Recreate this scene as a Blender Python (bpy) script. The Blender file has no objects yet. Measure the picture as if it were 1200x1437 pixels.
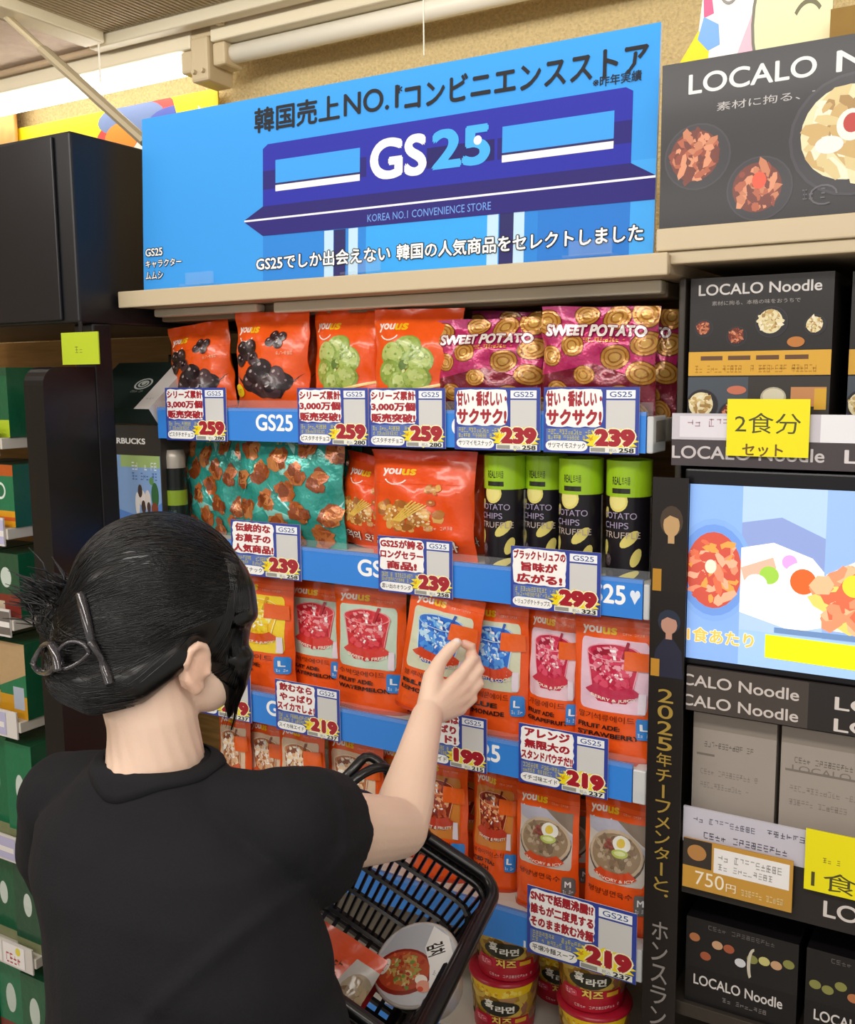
import bpy, bmesh, math, random
import numpy as np
from mathutils import Vector, Matrix, noise

# ------------------------------------------------------------------ camera, light, exposure
SC = bpy.context.scene
COL = SC.collection
FPX = 1400.0
CAMP = Vector((1.320, -1.297, 1.603))
YAW, PITCH, ROLL = 0.534, 0.134, -0.009
def cam_axes():
    fw = Vector((-math.sin(YAW)*math.cos(PITCH), math.cos(YAW)*math.cos(PITCH), -math.sin(PITCH)))
    rt = Vector((math.cos(YAW), math.sin(YAW), 0)); up = rt.cross(fw)
    c, s = math.cos(ROLL), math.sin(ROLL)
    return rt*c+up*s, up*c-rt*s, fw
RT, UP, FW = cam_axes()
cam = bpy.data.cameras.new('camera'); camo = bpy.data.objects.new('camera', cam); COL.objects.link(camo)
cam.sensor_fit = 'HORIZONTAL'; cam.sensor_width = 36.0; cam.lens = FPX/1200*36
cam.clip_start = 0.02
camo.matrix_world = Matrix((( RT.x, UP.x, -FW.x, CAMP.x), (RT.y, UP.y, -FW.y, CAMP.y), (RT.z, UP.z, -FW.z, CAMP.z), (0, 0, 0, 1)))
SC.camera = camo
SC.view_settings.view_transform = 'Standard'; SC.view_settings.look = 'None'
SC.view_settings.gamma = 1.0; SC.view_settings.exposure = 0.08; SC.view_settings.use_curve_mapping = False
w = bpy.data.worlds.new('world'); SC.world = w; w.use_nodes = True
w.node_tree.nodes['Background'].inputs[0].default_value = (1.0, 0.97, 0.93, 1)
w.node_tree.nodes['Background'].inputs[1].default_value = 0.48
def area(name, loc, sx, sy, power, col, aim):
    l = bpy.data.lights.new(name, 'AREA'); l.shape = 'RECTANGLE'; l.size = sx; l.size_y = sy
    l.energy = power; l.color = col
    o = bpy.data.objects.new(name, l); COL.objects.link(o); o.location = loc
    o.rotation_euler = (Vector(aim)-Vector(loc)).to_track_quat('-Z', 'Y').to_euler()
    return o
area('aisle_tube_light', (0.45, -1.15, 2.32), 3.2, 0.25, 30, (1, 0.97, 0.92), (0.45, -0.3, 1.0))
area('far_aisle_tube_light', (0.6, -2.7, 2.32), 3.6, 0.3, 30, (1, 0.97, 0.92), (0.5, 0.0, 1.1))
area('wall_fill_light', (0.3, -0.12, 2.33), 2.6, 0.1, 6, (1, 0.94, 0.82), (0.3, 0.5, 1.9))  # unseen fill without a fixture, added to brighten the back wall

# ------------------------------------------------------------------ picking points of the place through measured picture points
def ray(px, py): return FW + RT*((px-600)/FPX) + UP*((718.5-py)/FPX)
def at(px, py, Y):
    d = ray(px, py); return CAMP + d*((Y-CAMP.y)/d.y)
def atx(px, py, X):
    d = ray(px, py); return CAMP + d*((X-CAMP.x)/d.x)
def x_at(px, y, z):
    k = (px-600)/FPX; v = RT-FW*k
    return CAMP.x - (v.y*(y-CAMP.y)+v.z*(z-CAMP.z))/v.x
def z_at(x, y, py):
    k = (718.5-py)/FPX; v = UP-FW*k
    return CAMP.z - (v.x*(x-CAMP.x)+v.y*(y-CAMP.y))/v.z

# ------------------------------------------------------------------ helpers
def lin(h):
    h = h.lstrip('#'); o = []
    for i in (0, 2, 4):
        c = int(h[i:i+2], 16)/255; o.append(c/12.92 if c <= .04045 else ((c+.055)/1.055)**2.4)
    return (o[0], o[1], o[2], 1.0)
_m = {}
def nodes_of(name):
    m = bpy.data.materials.new(name); m.use_nodes = True
    return m, m.node_tree.nodes, m.node_tree.links, m.node_tree.nodes['Principled BSDF']
def mat(name, h, rough=.5, metal=0, noise_amt=0, scale=30, bump=0, coat=0, spec=.5, stretch=None, trans=0, ior=1.45, sheen=0, sss=0):
    if name in _m: return _m[name]
    m, N, L, b = nodes_of(name); c = lin(h)
    b.inputs['Base Color'].default_value = c; b.inputs['Roughness'].default_value = rough; b.inputs['Metallic'].default_value = metal
    b.inputs['Coat Weight'].default_value = coat; b.inputs['Coat Roughness'].default_value = .15
    b.inputs['Specular IOR Level'].default_value = spec; b.inputs['Transmission Weight'].default_value = trans; b.inputs['IOR'].default_value = ior
    b.inputs['Sheen Weight'].default_value = sheen
    if sss: b.inputs['Subsurface Weight'].default_value = sss; b.inputs['Subsurface Radius'].default_value = (.02, .008, .004); b.inputs['Subsurface Scale'].default_value = .3
    if noise_amt or bump:
        tc = N.new('ShaderNodeTexCoord'); n = N.new('ShaderNodeTexNoise'); n.inputs['Scale'].default_value = scale; n.inputs['Detail'].default_value = 5
        src = tc.outputs['Object']
        if stretch:
            mp = N.new('ShaderNodeMapping'); mp.inputs['Scale'].default_value = stretch; L.new(src, mp.inputs[0]); src = mp.outputs[0]
        L.new(src, n.inputs['Vector'])
        if noise_amt:
            r = N.new('ShaderNodeValToRGB'); r.color_ramp.elements[0].position = .3; r.color_ramp.elements[1].position = .7
            r.color_ramp.elements[0].color = tuple(x*(1-noise_amt) for x in c[:3])+(1,); r.color_ramp.elements[1].color = tuple(min(1, x*(1+noise_amt)) for x in c[:3])+(1,)
            L.new(n.outputs['Fac'], r.inputs[0]); L.new(r.outputs[0], b.inputs['Base Color'])
        if bump:
            bp = N.new('ShaderNodeBump'); bp.inputs['Strength'].default_value = bump; bp.inputs['Distance'].default_value = .01
            L.new(n.outputs['Fac'], bp.inputs['Height']); L.new(bp.outputs[0], b.inputs['Normal'])
    _m[name] = m; return m
def print_mat(name, rough=.5, coat=0, emit=0, bump=0, bscale=60, sss=0, metal=0, spec=.5):
    """printed or coloured surface: the colour of every face comes from its Col attribute"""
    if name in _m: return _m[name]
    m, N, L, b = nodes_of(name)
    a = N.new('ShaderNodeAttribute'); a.attribute_name = 'Col'
    L.new(a.outputs['Color'], b.inputs['Base Color']); b.inputs['Roughness'].default_value = rough
    b.inputs['Coat Weight'].default_value = coat; b.inputs['Coat Roughness'].default_value = .12; b.inputs['Specular IOR Level'].default_value = spec; b.inputs['Metallic'].default_value = metal
    if sss: b.inputs['Subsurface Weight'].default_value = sss; b.inputs['Subsurface Radius'].default_value = (.02, .008, .004); b.inputs['Subsurface Scale'].default_value = .3
    if emit:
        L.new(a.outputs['Color'], b.inputs['Emission Color']); b.inputs['Emission Strength'].default_value = emit
    if bump:
        tc = N.new('ShaderNodeTexCoord'); n = N.new('ShaderNodeTexNoise'); n.inputs['Scale'].default_value = bscale; n.inputs['Detail'].default_value = 3
        L.new(tc.outputs['Object'], n.inputs['Vector']); bp = N.new('ShaderNodeBump'); bp.inputs['Strength'].default_value = bump; bp.inputs['Distance'].default_value = .006
        L.new(n.outputs['Fac'], bp.inputs['Height']); L.new(bp.outputs[0], b.inputs['Normal'])
    _m[name] = m; return m
PAPER = print_mat('printed_card', .55)
GLOSSY = print_mat('glossy_card', .35, .12, spec=.35)
FILM = print_mat('plastic_film', .3, .45, bump=.5, bscale=30)
FOIL = print_mat('crinkled_foil_film', .22, .6, bump=.9, bscale=42, metal=.25)
def clear_mat(name, tint='ffffff', amt=.82, rough=.08):
    if name in _m: return _m[name]
    m, N, L, b = nodes_of(name); b.inputs['Base Color'].default_value = lin(tint); b.inputs['Roughness'].default_value = rough
    t = N.new('ShaderNodeBsdfTransparent'); x = N.new('ShaderNodeMixShader'); x.inputs[0].default_value = 1-amt
    L.new(t.outputs[0], x.inputs[1]); L.new(b.outputs[0], x.inputs[2]); L.new(x.outputs[0], N['Material Output'].inputs['Surface'])
    _m[name] = m; return m
CLEAR = clear_mat('clear_acrylic', 'e8eef2', .94, .05)

def tag(o, label=None, cat=None, group=None, kind=None):
    if label: o['label'] = label
    if cat: o['category'] = cat
    if group: o['group'] = group
    if kind: o['kind'] = kind
    return o
def empty(name, loc=(0, 0, 0), rz=0, parent=None):
    o = bpy.data.objects.new(name, None); COL.objects.link(o); o.location = loc; o.rotation_euler = (0, 0, rz); o.empty_display_size = .02
    if parent: o.parent = parent
    return o
def rebase(t, *loc):
    """move an Empty to the base of its thing without moving the parts"""
    d = Vector(loc)-t.location; t.location = loc
    for k in t.children: k.location -= d
def copy_tree(o, parent=None):
    c = o.copy(); COL.objects.link(c); c.parent = parent
    for k in [k for k in bpy.data.objects if k.parent == o and k is not c]: copy_tree(k, c)
    return c
def link(name, me, m, parent=None, smooth=False):
    o = bpy.data.objects.new(name, me); COL.objects.link(o)
    if m: me.materials.append(m)
    if smooth: me.polygons.foreach_set('use_smooth', [True]*len(me.polygons))
    if parent: o.parent = parent
    return o
class MB:
    """collects boxes, tubes and prisms into one mesh"""
    def __init__(s): s.bm = bmesh.new()
    def box(s, x0, x1, y0, y1, z0, z1, bev=0, M=None):
        r = bmesh.ops.create_cube(s.bm, size=1); vs = r['verts']
        for v in vs: v.co = Vector((x0+(v.co.x+.5)*(x1-x0), y0+(v.co.y+.5)*(y1-y0), z0+(v.co.z+.5)*(z1-z0)))
        if bev:
            es = list({e for v in vs for e in v.link_edges})
            rr = bmesh.ops.bevel(s.bm, geom=es, offset=bev, segments=2, affect='EDGES', profile=.5); vs = list({v for f in rr['faces'] for v in f.verts} | {v for v in vs if v.is_valid})
        if M:
            for v in vs: v.co = M @ v.co
        return s
    def tube(s, pts, r, n=8, flat=1.0, up=(0, 0, 1), cap=True):
        pts = [Vector(p) for p in pts]; R = r if isinstance(r, (list, tuple)) else [r]*len(pts); rings = []
        for i, p in enumerate(pts):
            d = (pts[min(i+1, len(pts)-1)]-pts[max(i-1, 0)]).normalized(); u = Vector(up)
            if abs(d.dot(u)) > .97: u = Vector((1, 0, 0))
            a = d.cross(u).normalized(); b = a.cross(d)
            rings.append([s.bm.verts.new(p+a*(R[i]*math.cos(2*math.pi*k/n))+b*(R[i]*flat*math.sin(2*math.pi*k/n))) for k in range(n)])
        for A, B in zip(rings, rings[1:]):
            for k in range(n): s.bm.faces.new((A[k], A[(k+1) % n], B[(k+1) % n], B[k]))
        if cap: s.bm.faces.new(rings[0][::-1]); s.bm.faces.new(rings[-1])
        return s
    def lathe(s, prof, n=32, M=None, cap=True):
        rings = []
        for r, z in prof:
            rings.append([s.bm.verts.new((Vector((r*math.cos(2*math.pi*k/n), r*math.sin(2*math.pi*k/n), z)) if M is None else M @ Vector((r*math.cos(2*math.pi*k/n), r*math.sin(2*math.pi*k/n), z)))) for k in range(n)])
        for A, B in zip(rings, rings[1:]):
            for k in range(n): s.bm.faces.new((A[k], A[(k+1) % n], B[(k+1) % n], B[k]))
        if cap: s.bm.faces.new(rings[0][::-1]); s.bm.faces.new(rings[-1])
        return s
    def prism(s, pts, axis, a0, a1, bev=0):
        """outline pts (2-D) in the plane normal to axis, from a0 to a1"""
        def P(p, a): return Vector({'x': (a, p[0], p[1]), 'y': (p[0], a, p[1]), 'z': (p[0], p[1], a)}[axis])
        A = [s.bm.verts.new(P(p, a0)) for p in pts]; B = [s.bm.verts.new(P(p, a1)) for p in pts]; n = len(pts)
        s.bm.faces.new(A); s.bm.faces.new(B[::-1])
        for k in range(n): s.bm.faces.new((A[k], B[k], B[(k+1) % n], A[(k+1) % n]))
        return s
    def build(s, name, m, parent=None, smooth=False):
        bmesh.ops.recalc_face_normals(s.bm, faces=s.bm.faces)
        me = bpy.data.meshes.new(name); s.bm.to_mesh(me); s.bm.free()
        o = link(name, me, m, parent, smooth)
        return o
def rrect_pts(x, y, w, h, r, n=5):
    o = []
    for cx, cy, a in ((x+w-r, y+h-r, 0), (x+r, y+h-r, 90), (x+r, y+r, 180), (x+w-r, y+r, 270)):
        for k in range(n+1):
            t = math.radians(a+90*k/n); o.append((cx+r*math.cos(t), cy+r*math.sin(t)))
    return o
_txt = {}
def text_mesh(s, bold):
    k = (s, bold)
    if k not in _txt:
        c = bpy.data.curves.new('t', 'FONT'); c.body = s; c.size = 1; c.offset = bold; c.resolution_u = 6 if s.isascii() and len(s) < 16 else 2
        o = bpy.data.objects.new('t', c); me = bpy.data.meshes.new_from_object(o)
        V = [(v.co.x, v.co.y) for v in me.vertices]; F = [tuple(p.vertices) for p in me.polygons]
        bpy.data.objects.remove(o); bpy.data.curves.remove(c); bpy.data.meshes.remove(me); _txt[k] = (V, F)
    return _txt[k]
class Art:
    """printed artwork: flat shapes in a 0..1 x 0..1 field (asp = height/width), later laid on a surface"""
    def __init__(s, asp=1.0, bg=None):
        s.bm = bmesh.new(); s.c = s.bm.faces.layers.int.new('ci'); s.pal = []; s.z = 0.0; s.asp = asp
        if bg: s.rect(0, 0, 1, 1, bg)
    def ci(s, h):
        if h not in s.pal: s.pal.append(h)
        return s.pal.index(h)
    def face(s, pts, ci):
        try: f = s.bm.faces.new([s.bm.verts.new((p[0], p[1], s.z)) for p in pts]); f[s.c] = ci
        except ValueError: pass
    def poly(s, pts, h, step=1.0): s.z += step; s.face(pts, s.ci(h)); return s
    def rect(s, x, y, w, h, c, step=1.0): return s.poly([(x, y), (x+w, y), (x+w, y+h), (x, y+h)], c, step)
    def rrect(s, x, y, w, h, r, c):
        return s.poly([(x+px*w, y+py) for px, py in [((p[0]), p[1]) for p in [(q[0]/max(w, 1e-6), q[1]) for q in rrect_pts(0, 0, w, h, min(r, w*.49, h*.49))]]], c)
    def ell(s, cx, cy, rx, ry, c, n=20, rot=0, step=1.0, a0=0, a1=360):
        cr, sr = math.cos(rot), math.sin(rot); pts = []
        m = n if a1-a0 >= 360 else n+1
        for k in range(m):
            t = math.radians(a0+(a1-a0)*k/n); x, y = rx*math.cos(t), ry*math.sin(t)*s.asp; pts.append((cx+x*cr-y*sr, cy+(x*sr+y*cr)/s.asp))
        return s.poly(pts, c, step)
    def star(s, cx, cy, rx, ry, k, inner, c):
        return s.poly([(cx+rx*(1 if i % 2 == 0 else inner)*math.cos(math.pi*i/k), cy+ry*(1 if i % 2 == 0 else inner)*math.sin(math.pi*i/k)) for i in range(2*k)], c)
    def arc(s, cx, cy, rx, ry, wd, a0, a1, c, n=12):
        """band along an ellipse"""
        s.z += 1
        for k in range(n):
            t0, t1 = math.radians(a0+(a1-a0)*k/n), math.radians(a0+(a1-a0)*(k+1)/n)
            s.face([(cx+rx*math.cos(t0), cy+ry*math.sin(t0)), (cx+rx*math.cos(t1), cy+ry*math.sin(t1)), (cx+(rx-wd)*math.cos(t1), cy+(ry-wd/s.asp)*math.sin(t1)), (cx+(rx-wd)*math.cos(t0), cy+(ry-wd/s.asp)*math.sin(t0))], s.ci(c))
        return s
    def line(s, x0, y0, x1, y1, wd, c, step=1.0):
        d = Vector((x1-x0, (y1-y0)*s.asp)); n = Vector((-d.y, d.x)).normalized()*wd/2
        return s.poly([(x0-n.x, y0-n.y/s.asp), (x1-n.x, y1-n.y/s.asp), (x1+n.x, y1+n.y/s.asp), (x0+n.x, y0+n.y/s.asp)], c, step)
    def text(s, t, x, y, w, h, c, bold=.02, out=None, ow=.05, arc=0, slant=0, rot=0):
        V, F = text_mesh(t, .0)
        if not V: return s
        x0 = min(v[0] for v in V); x1 = max(v[0] for v in V); y0 = min(v[1] for v in V); y1 = max(v[1] for v in V)
        def ring(r, n): return [(r*math.cos(2*math.pi*k/n), r*math.sin(2*math.pi*k/n)) for k in range(n)]
        bb = bold*.75
        lay = ([(out, ring(bb+ow, 8))] if out else [])+[(c, [(0, 0)] if bold < .006 else ring(bb, 4 if bold < .04 else 6)+[(0, 0)])]
        cr, sr = math.cos(rot), math.sin(rot)
        for col, sh in lay:
            s.z += 1; ci = s.ci(col)
            for dx, dy in sh:
                s.z += .2
                def mp(v):
                    u = (v[0]-x0+dx+bb)/(x1-x0+2*bb); q = (v[1]-y0+dy+bb)/(y1-y0+2*bb)
                    X, Yv = (u-.5)*w+slant*q*w, (q-.5)*h+arc*((2*u-1)**2-.33)*h
                    if rot: X, Yv = X*cr-Yv*s.asp*sr, (X*sr/s.asp+Yv*cr)
                    return (x+w/2+X, y+h/2+Yv)
                vs = [s.bm.verts.new((*mp(v), s.z)) for v in V]
                for f in F:
                    try: q = s.bm.faces.new([vs[i] for i in f]); q[s.c] = ci
                    except ValueError: pass
        return s
    def vtext(s, t, x, y, w, h, c, bold=.02):
        n = len(t); ch = h/n
        for i, k in enumerate(t):
            yy = y+h-(i+.92)*ch
            if k == 'ー': s.rect(x+w*.42, yy, w*.16, ch*.84, c)
            elif k == '、': s.ell(x+w*.85, yy+ch*.75, w*.12, ch*.09, c)
            else: s.text(k, x, yy, w, ch*.84, c, bold)
        return s
    def blobs(s, cx, cy, rx, ry, n, sz, cols, seed=0, sides=7, el=1.0, box=False):
        R = random.Random(seed)
        for i in range(n):
            t = R.random()*2*math.pi; q = math.sqrt(R.random())
            if box: x, y = cx+rx*(2*R.random()-1), cy+ry*(2*R.random()-1)
            else: x, y = cx+rx*q*math.cos(t), cy+ry*q*math.sin(t)
            z = sz*(.6+.8*R.random()); e = 1+(el-1)*R.random(); a = R.random()*math.pi; ph = R.random()*6
            pts = []
            for k in range(sides):
                tt = 2*math.pi*k/sides+ph; px, py = z*e*math.cos(tt)*(.8+.4*R.random()), z*math.sin(tt)*(.8+.4*R.random())
                pts.append((x+px*math.cos(a)-py*math.sin(a), y+(px*math.sin(a)+py*math.cos(a))/s.asp))
            s.poly(pts, cols[R.randrange(len(cols))], .15)
        return s
    def scribble(s, x, y, w, h, n, c, seed=1):
        """print too small to read in the photograph: short strokes"""
        R = random.Random(seed); q = x
        s.z += 1; ci = s.ci(c); cw = w/n
        for i in range(n):
            X = x+i*cw
            if R.random() < .08: continue
            for q in (.0, .42, .84):
                if R.random() < .75: o = R.uniform(0, .25)*cw; s.face([(X+o, y+h*q), (X+cw*.82, y+h*q), (X+cw*.82, y+h*(q+.15)), (X+o, y+h*(q+.15))], ci)
            for q in (.1, .38, .66):
                if R.random() < .45: a_, b_ = R.uniform(0, .4), R.uniform(.6, 1); s.face([(X+cw*q, y+h*a_), (X+cw*(q+.13), y+h*a_), (X+cw*(q+.13), y+h*b_), (X+cw*q, y+h*b_)], ci)
        return s
    def mesh(s, name, S=None, nx=0, ny=0, eps=6e-5, extra=None, clip=True):
        bm = s.bm
        def cut(co, no):
            bmesh.ops.bisect_plane(bm, geom=bm.verts[:]+bm.edges[:]+bm.faces[:], plane_co=co, plane_no=no, dist=1e-7)
        if clip:
            for co, no in (((0, 0, 0), (-1, 0, 0)), ((1, 0, 0), (1, 0, 0)), ((0, 0, 0), (0, -1, 0)), ((0, 1, 0), (0, 1, 0))):
                bmesh.ops.bisect_plane(bm, geom=bm.verts[:]+bm.edges[:]+bm.faces[:], plane_co=co, plane_no=no, dist=1e-7, clear_outer=True)
        if nx:
            for i in range(1, nx): cut((i/nx, 0, 0), (1, 0, 0))
            for j in range(1, ny): cut((0, j/ny, 0), (0, 1, 0))
            if ny > 1:
                for k in range(1, nx+ny): cut((k/nx, 0, 0), Vector((nx, ny, 0)).normalized())
        bm.verts.ensure_lookup_table()
        V = [(v.co.x, v.co.y, v.co.z) for v in bm.verts]; F = []; C = []
        bm.verts.index_update()
        for f in bm.faces: F.append([v.index for v in f.verts]); C.append(f[s.c])
        pal = [lin(h) for h in s.pal]
        bm.free(); P = []; Nn = []
        if nx and ny > 1:             # artwork follows the same small flat facets as the sheet under it
            G = [[S(i/nx, j/ny) for i in range(nx+1)] for j in range(ny+1)]
            def S(x, y):
                i = min(nx-1, max(0, int(x*nx+1e-9))); j = min(ny-1, max(0, int(y*ny+1e-9))); fx, fy = x*nx-i, y*ny-j
                if fx+fy <= 1: A, B, C, a, b = G[j][i], G[j][i+1], G[j+1][i], fx, fy
                else: A, B, C, a, b = G[j+1][i+1], G[j+1][i], G[j][i+1], 1-fx, 1-fy
                return A[0]+(B[0]-A[0])*a+(C[0]-A[0])*b, (A[1]+(B[1]-A[1])*a+(C[1]-A[1])*b).normalized()
        for x, y, z in V:
            p, n = S(x, y); P.append(p+n*(z*eps)); Nn.append(n)
        # face winding follows the surface normal
        for i, f in enumerate(F):
            a, b, c = P[f[0]], P[f[1]], P[f[2]]
            if (b-a).cross(c-a).dot(Nn[f[0]]) < 0: F[i] = f[::-1]
        cols = [pal[c] for c in C]
        if extra:
            V2, F2, C2 = extra; o = len(P); P += [Vector(v) for v in V2]; F += [[i+o for i in f] for f in F2]; cols += [lin(c) for c in C2]
        me = bpy.data.meshes.new(name); me.from_pydata(P, [], F)
        ca = me.color_attributes.new('Col', 'FLOAT_COLOR', 'CORNER'); buf = []
        for f, c in zip(me.polygons, cols): buf += list(c)*f.loop_total
        ca.data.foreach_set('color', buf)
        if nx:
            me.polygons.foreach_set('use_smooth', [True]*len(me.polygons))
        me.update(); return me
def flat(o, ux, uz, n):
    o, ux, uz, n = Vector(o), Vector(ux), Vector(uz), Vector(n)
    return lambda u, v: (o+ux*u+uz*v, n)
def box_extra(x0, x1, y0, y1, z0, z1, c, skip_front=True):
    """five (or six) faces of a box whose front (y0) carries artwork"""
    V = [(x0, y0, z0), (x1, y0, z0), (x1, y1, z0), (x0, y1, z0), (x0, y0, z1), (x1, y0, z1), (x1, y1, z1), (x0, y1, z1)]
    F = [[3, 2, 1, 0], [4, 5, 6, 7], [1, 2, 6, 5], [2, 3, 7, 6], [3, 0, 4, 7]]
    if not skip_front: F.append([0, 1, 5, 4])
    cs = c if isinstance(c, list) else [c]*len(F)
    return V, F, cs
def art_board(name, art, x0, x1, y0, y1, z0, z1, m, edge='dddddd', parent=None, eps=2.5e-5):
    me = art.mesh(name, flat((x0, y0, z0), (x1-x0, 0, 0), (0, 0, z1-z0), (0, -1, 0)), 0, 0, eps, box_extra(x0, x1, y0, y1, z0, z1, edge))
    return link(name, me, m, parent)
def col_mesh(name, V, F, C):
    me = bpy.data.meshes.new(name); me.from_pydata(V, [], F)
    ca = me.color_attributes.new('Col', 'FLOAT_COLOR', 'CORNER'); b = []
    for f, c in zip(me.polygons, C): b += list(lin(c))*f.loop_total
    ca.data.foreach_set('color', b); return me
# ------------------------------------------------------------------ the room
WALLY = 0.50; CZ = 2.345
b = MB(); b.box(-2.6, 2.6, -3.2, WALLY+.1, -.05, 0); tag(b.build('floor', mat('floor_vinyl', 'b9b2a6', .35, noise_amt=.08, scale=6)), kind='structure')
b = MB(); b.box(-2.6, 2.6, WALLY, WALLY+.1, 0, CZ+.06)
wm = mat('wall_plaster', 'e6cf9a', .9, noise_amt=.14, scale=160, bump=.9); tag(b.build('wall_back', wm), kind='structure')
b = MB(); b.box(-2.7, -2.6, -3.2, WALLY+.1, 0, CZ+.06); tag(b.build('wall_left', wm), kind='structure')
# ceiling with a louvre hatch let into it
CZ = 2.345
hx1, hy1, hx0, hy0 = .42, .325, -.455, -.50
b = MB(); b.box(-2.6, hx0, -3.2, WALLY, CZ, CZ+.06); b.box(hx1, 2.6, -3.2, WALLY, CZ, CZ+.06); b.box(hx0, hx1, -3.2, hy0, CZ, CZ+.06); b.box(hx0, hx1, hy1, WALLY, CZ, CZ+.06)
tag(b.build('ceiling', mat('ceiling_board', 'fae8da', .85, noise_amt=.07, scale=45, bump=.2)), kind='structure')
hr_ = empty('ceiling_vent', (0, 0, 0)); tag(hr_, 'square ceiling hatch with a cream frame around a grey-brown louvre panel', 'ceiling vent')
b = MB()
for x0, x1, y0, y1 in ((hx0-.03, hx1+.02, hy1-.012, hy1+.02), (hx0-.03, hx1+.03, hy0-.04, hy0+.02), (hx0-.03, hx0+.03, hy0+.02, hy1-.02), (hx1-.03, hx1+.03, hy0+.02, hy1-.02)):
    b.box(x0, x1, y0, y1, CZ-.022, CZ+.01, .004)
b.build('frame', mat('cream_metal', 'e9dfc6', .4), hr_)
b = MB(); b.box(hx0, hx1, hy0, hy1, CZ+.012, CZ+.03)
for i in range(70): b.box(hx0+.02+i*.0125, hx0+.026+i*.0125, hy0+.02, hy1-.02, CZ+.0, CZ+.0121)
b.build('louvre', mat('louvre_grey', 'c4b394', .7), hr_)
# wall moulding strips below the ceiling
b = MB(); b.box(-2.59, 2.59, .475, WALLY-.0005, 2.30, CZ-.0005)
tag(b.build('trim_1', mat('cream_beam', 'dcc4a4', .6, noise_amt=.05, scale=20)), kind='structure')
# two lamps in line along the wall
def batten(name, x0, x1, y, z, lit, label, knuckle=None):
    t = empty(name, (x0, y, z)); tag(t, label, 'ceiling lamp', 'tube lamps along the wall')
    b = MB(); b.box(0, x1-x0, -.035, .045, .035, .075, .004); b.build('lamp_housing', mat('cream_metal', 'e9dfc6', .4), t)
    e = mat('lit_tube', 'ffffff', .3) if lit else mat('white_tube', 'f4efe2', .3)
    if lit:
        n = e.node_tree.nodes['Principled BSDF']; n.inputs['Emission Color'].default_value = (1, .97, .9, 1); n.inputs['Emission Strength'].default_value = 5.5
    b = MB(); b.tube([(.01, 0, .014), (x1-x0-.01, 0, .014)], .019, 14); b.build('tube', e, t, True)
    for xx in (0, x1-x0-.035): b = MB(); b.box(xx, xx+.035, -.03, .03, -.012, .0345, .006); b.build('end_cap', mat('beige_plastic', 'cdbb9a', .5), t)
    return t
batten('tube_lamp', -1.45, -.235, .40, 2.262, True, 'lit white tube lamp above the yellow banner at the far left')
batten('tube_lamp', -.18, 1.05, .40, 2.266, False, 'unlit slim white tube lamp running over the blue sign')
kn = MB(); kn.box(-.232, -.183, .36, .44, 2.225, 2.315, .006); kn.box(-.242, -.172, .37, .45, 2.3155, 2.343, .004)
for dx in (-.012, .012): kn.tube([(-.2075+dx, .352, 2.245), (-.2075+dx, .362, 2.245)], .005, 8)
tag(kn.build('lamp_bracket', mat('beige_plastic', 'cdbb9a', .5)), 'beige square bracket joining the two wall tube lamps', 'bracket')
# conduit with clips over the lamps
cd = empty('conduit', (0, 0, 0)); tag(cd, 'thin beige conduit clipped to the moulding above the lamps', 'conduit')
b = MB(); b.tube([(-.9, .351, 2.334), (1.6, .351, 2.334)], .0075, 10); b.build('pipe', mat('cream_beam', 'dcc4a4', .6), cd, True)
for i in range(6):
    b = MB(); b.box(-.15+i*.3, -.132+i*.3, .341, .361, 2.324, 2.3445, .003); b.build('clip', mat('beige_plastic', 'cdbb9a', .5), cd)
# slanting grey support arm hanging from the ceiling at the far left
p0, p1 = at(8, 22, .1), at(196, 192, .1)
arm = empty('ceiling_strut', p0); tag(arm, 'slanting grey-beige metal strut hanging from the ceiling above the black cabinet', 'strut')
d = p1-p0; b = MB(); b.tube([(0, 0, 0), d*.36], .011, 8, .6); b.build('inner_bar', mat('grey_beige_metal', 'b7a98c', .45), arm)
b = MB(); b.tube([d*.30, d*1.05], .016, 8, .6); b.tube([d*.30+Vector((0, -.004, .002)), d*1.05+Vector((0, -.004, .002))], .010, 6, .6); b.build('outer_sleeve', mat('grey_beige_metal2', 'a0937a', .45), arm)
b = MB(); b.box(-.02, .02, -.02, .02, -.004, CZ-p0.z); b.build('ceiling_plate', mat('grey_beige_metal', 'b7a98c', .45), arm)
# hanging wires
for px, py0, py1, lab in ((141, 0, 115, 'thin white cord hanging beside the ceiling hatch'), (595, 28, 78, 'thin clear thread hanging down to the blue sign')):
    a_ = at(px, py1, .30 if px < 300 else .2); b = MB(); b.tube([a_, (a_.x, a_.y, CZ)], .0022 if px < 300 else .0012, 6)
    tag(b.build('cord', mat('white_cord', 'efe9dc', .6)), lab, 'cord')
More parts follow.
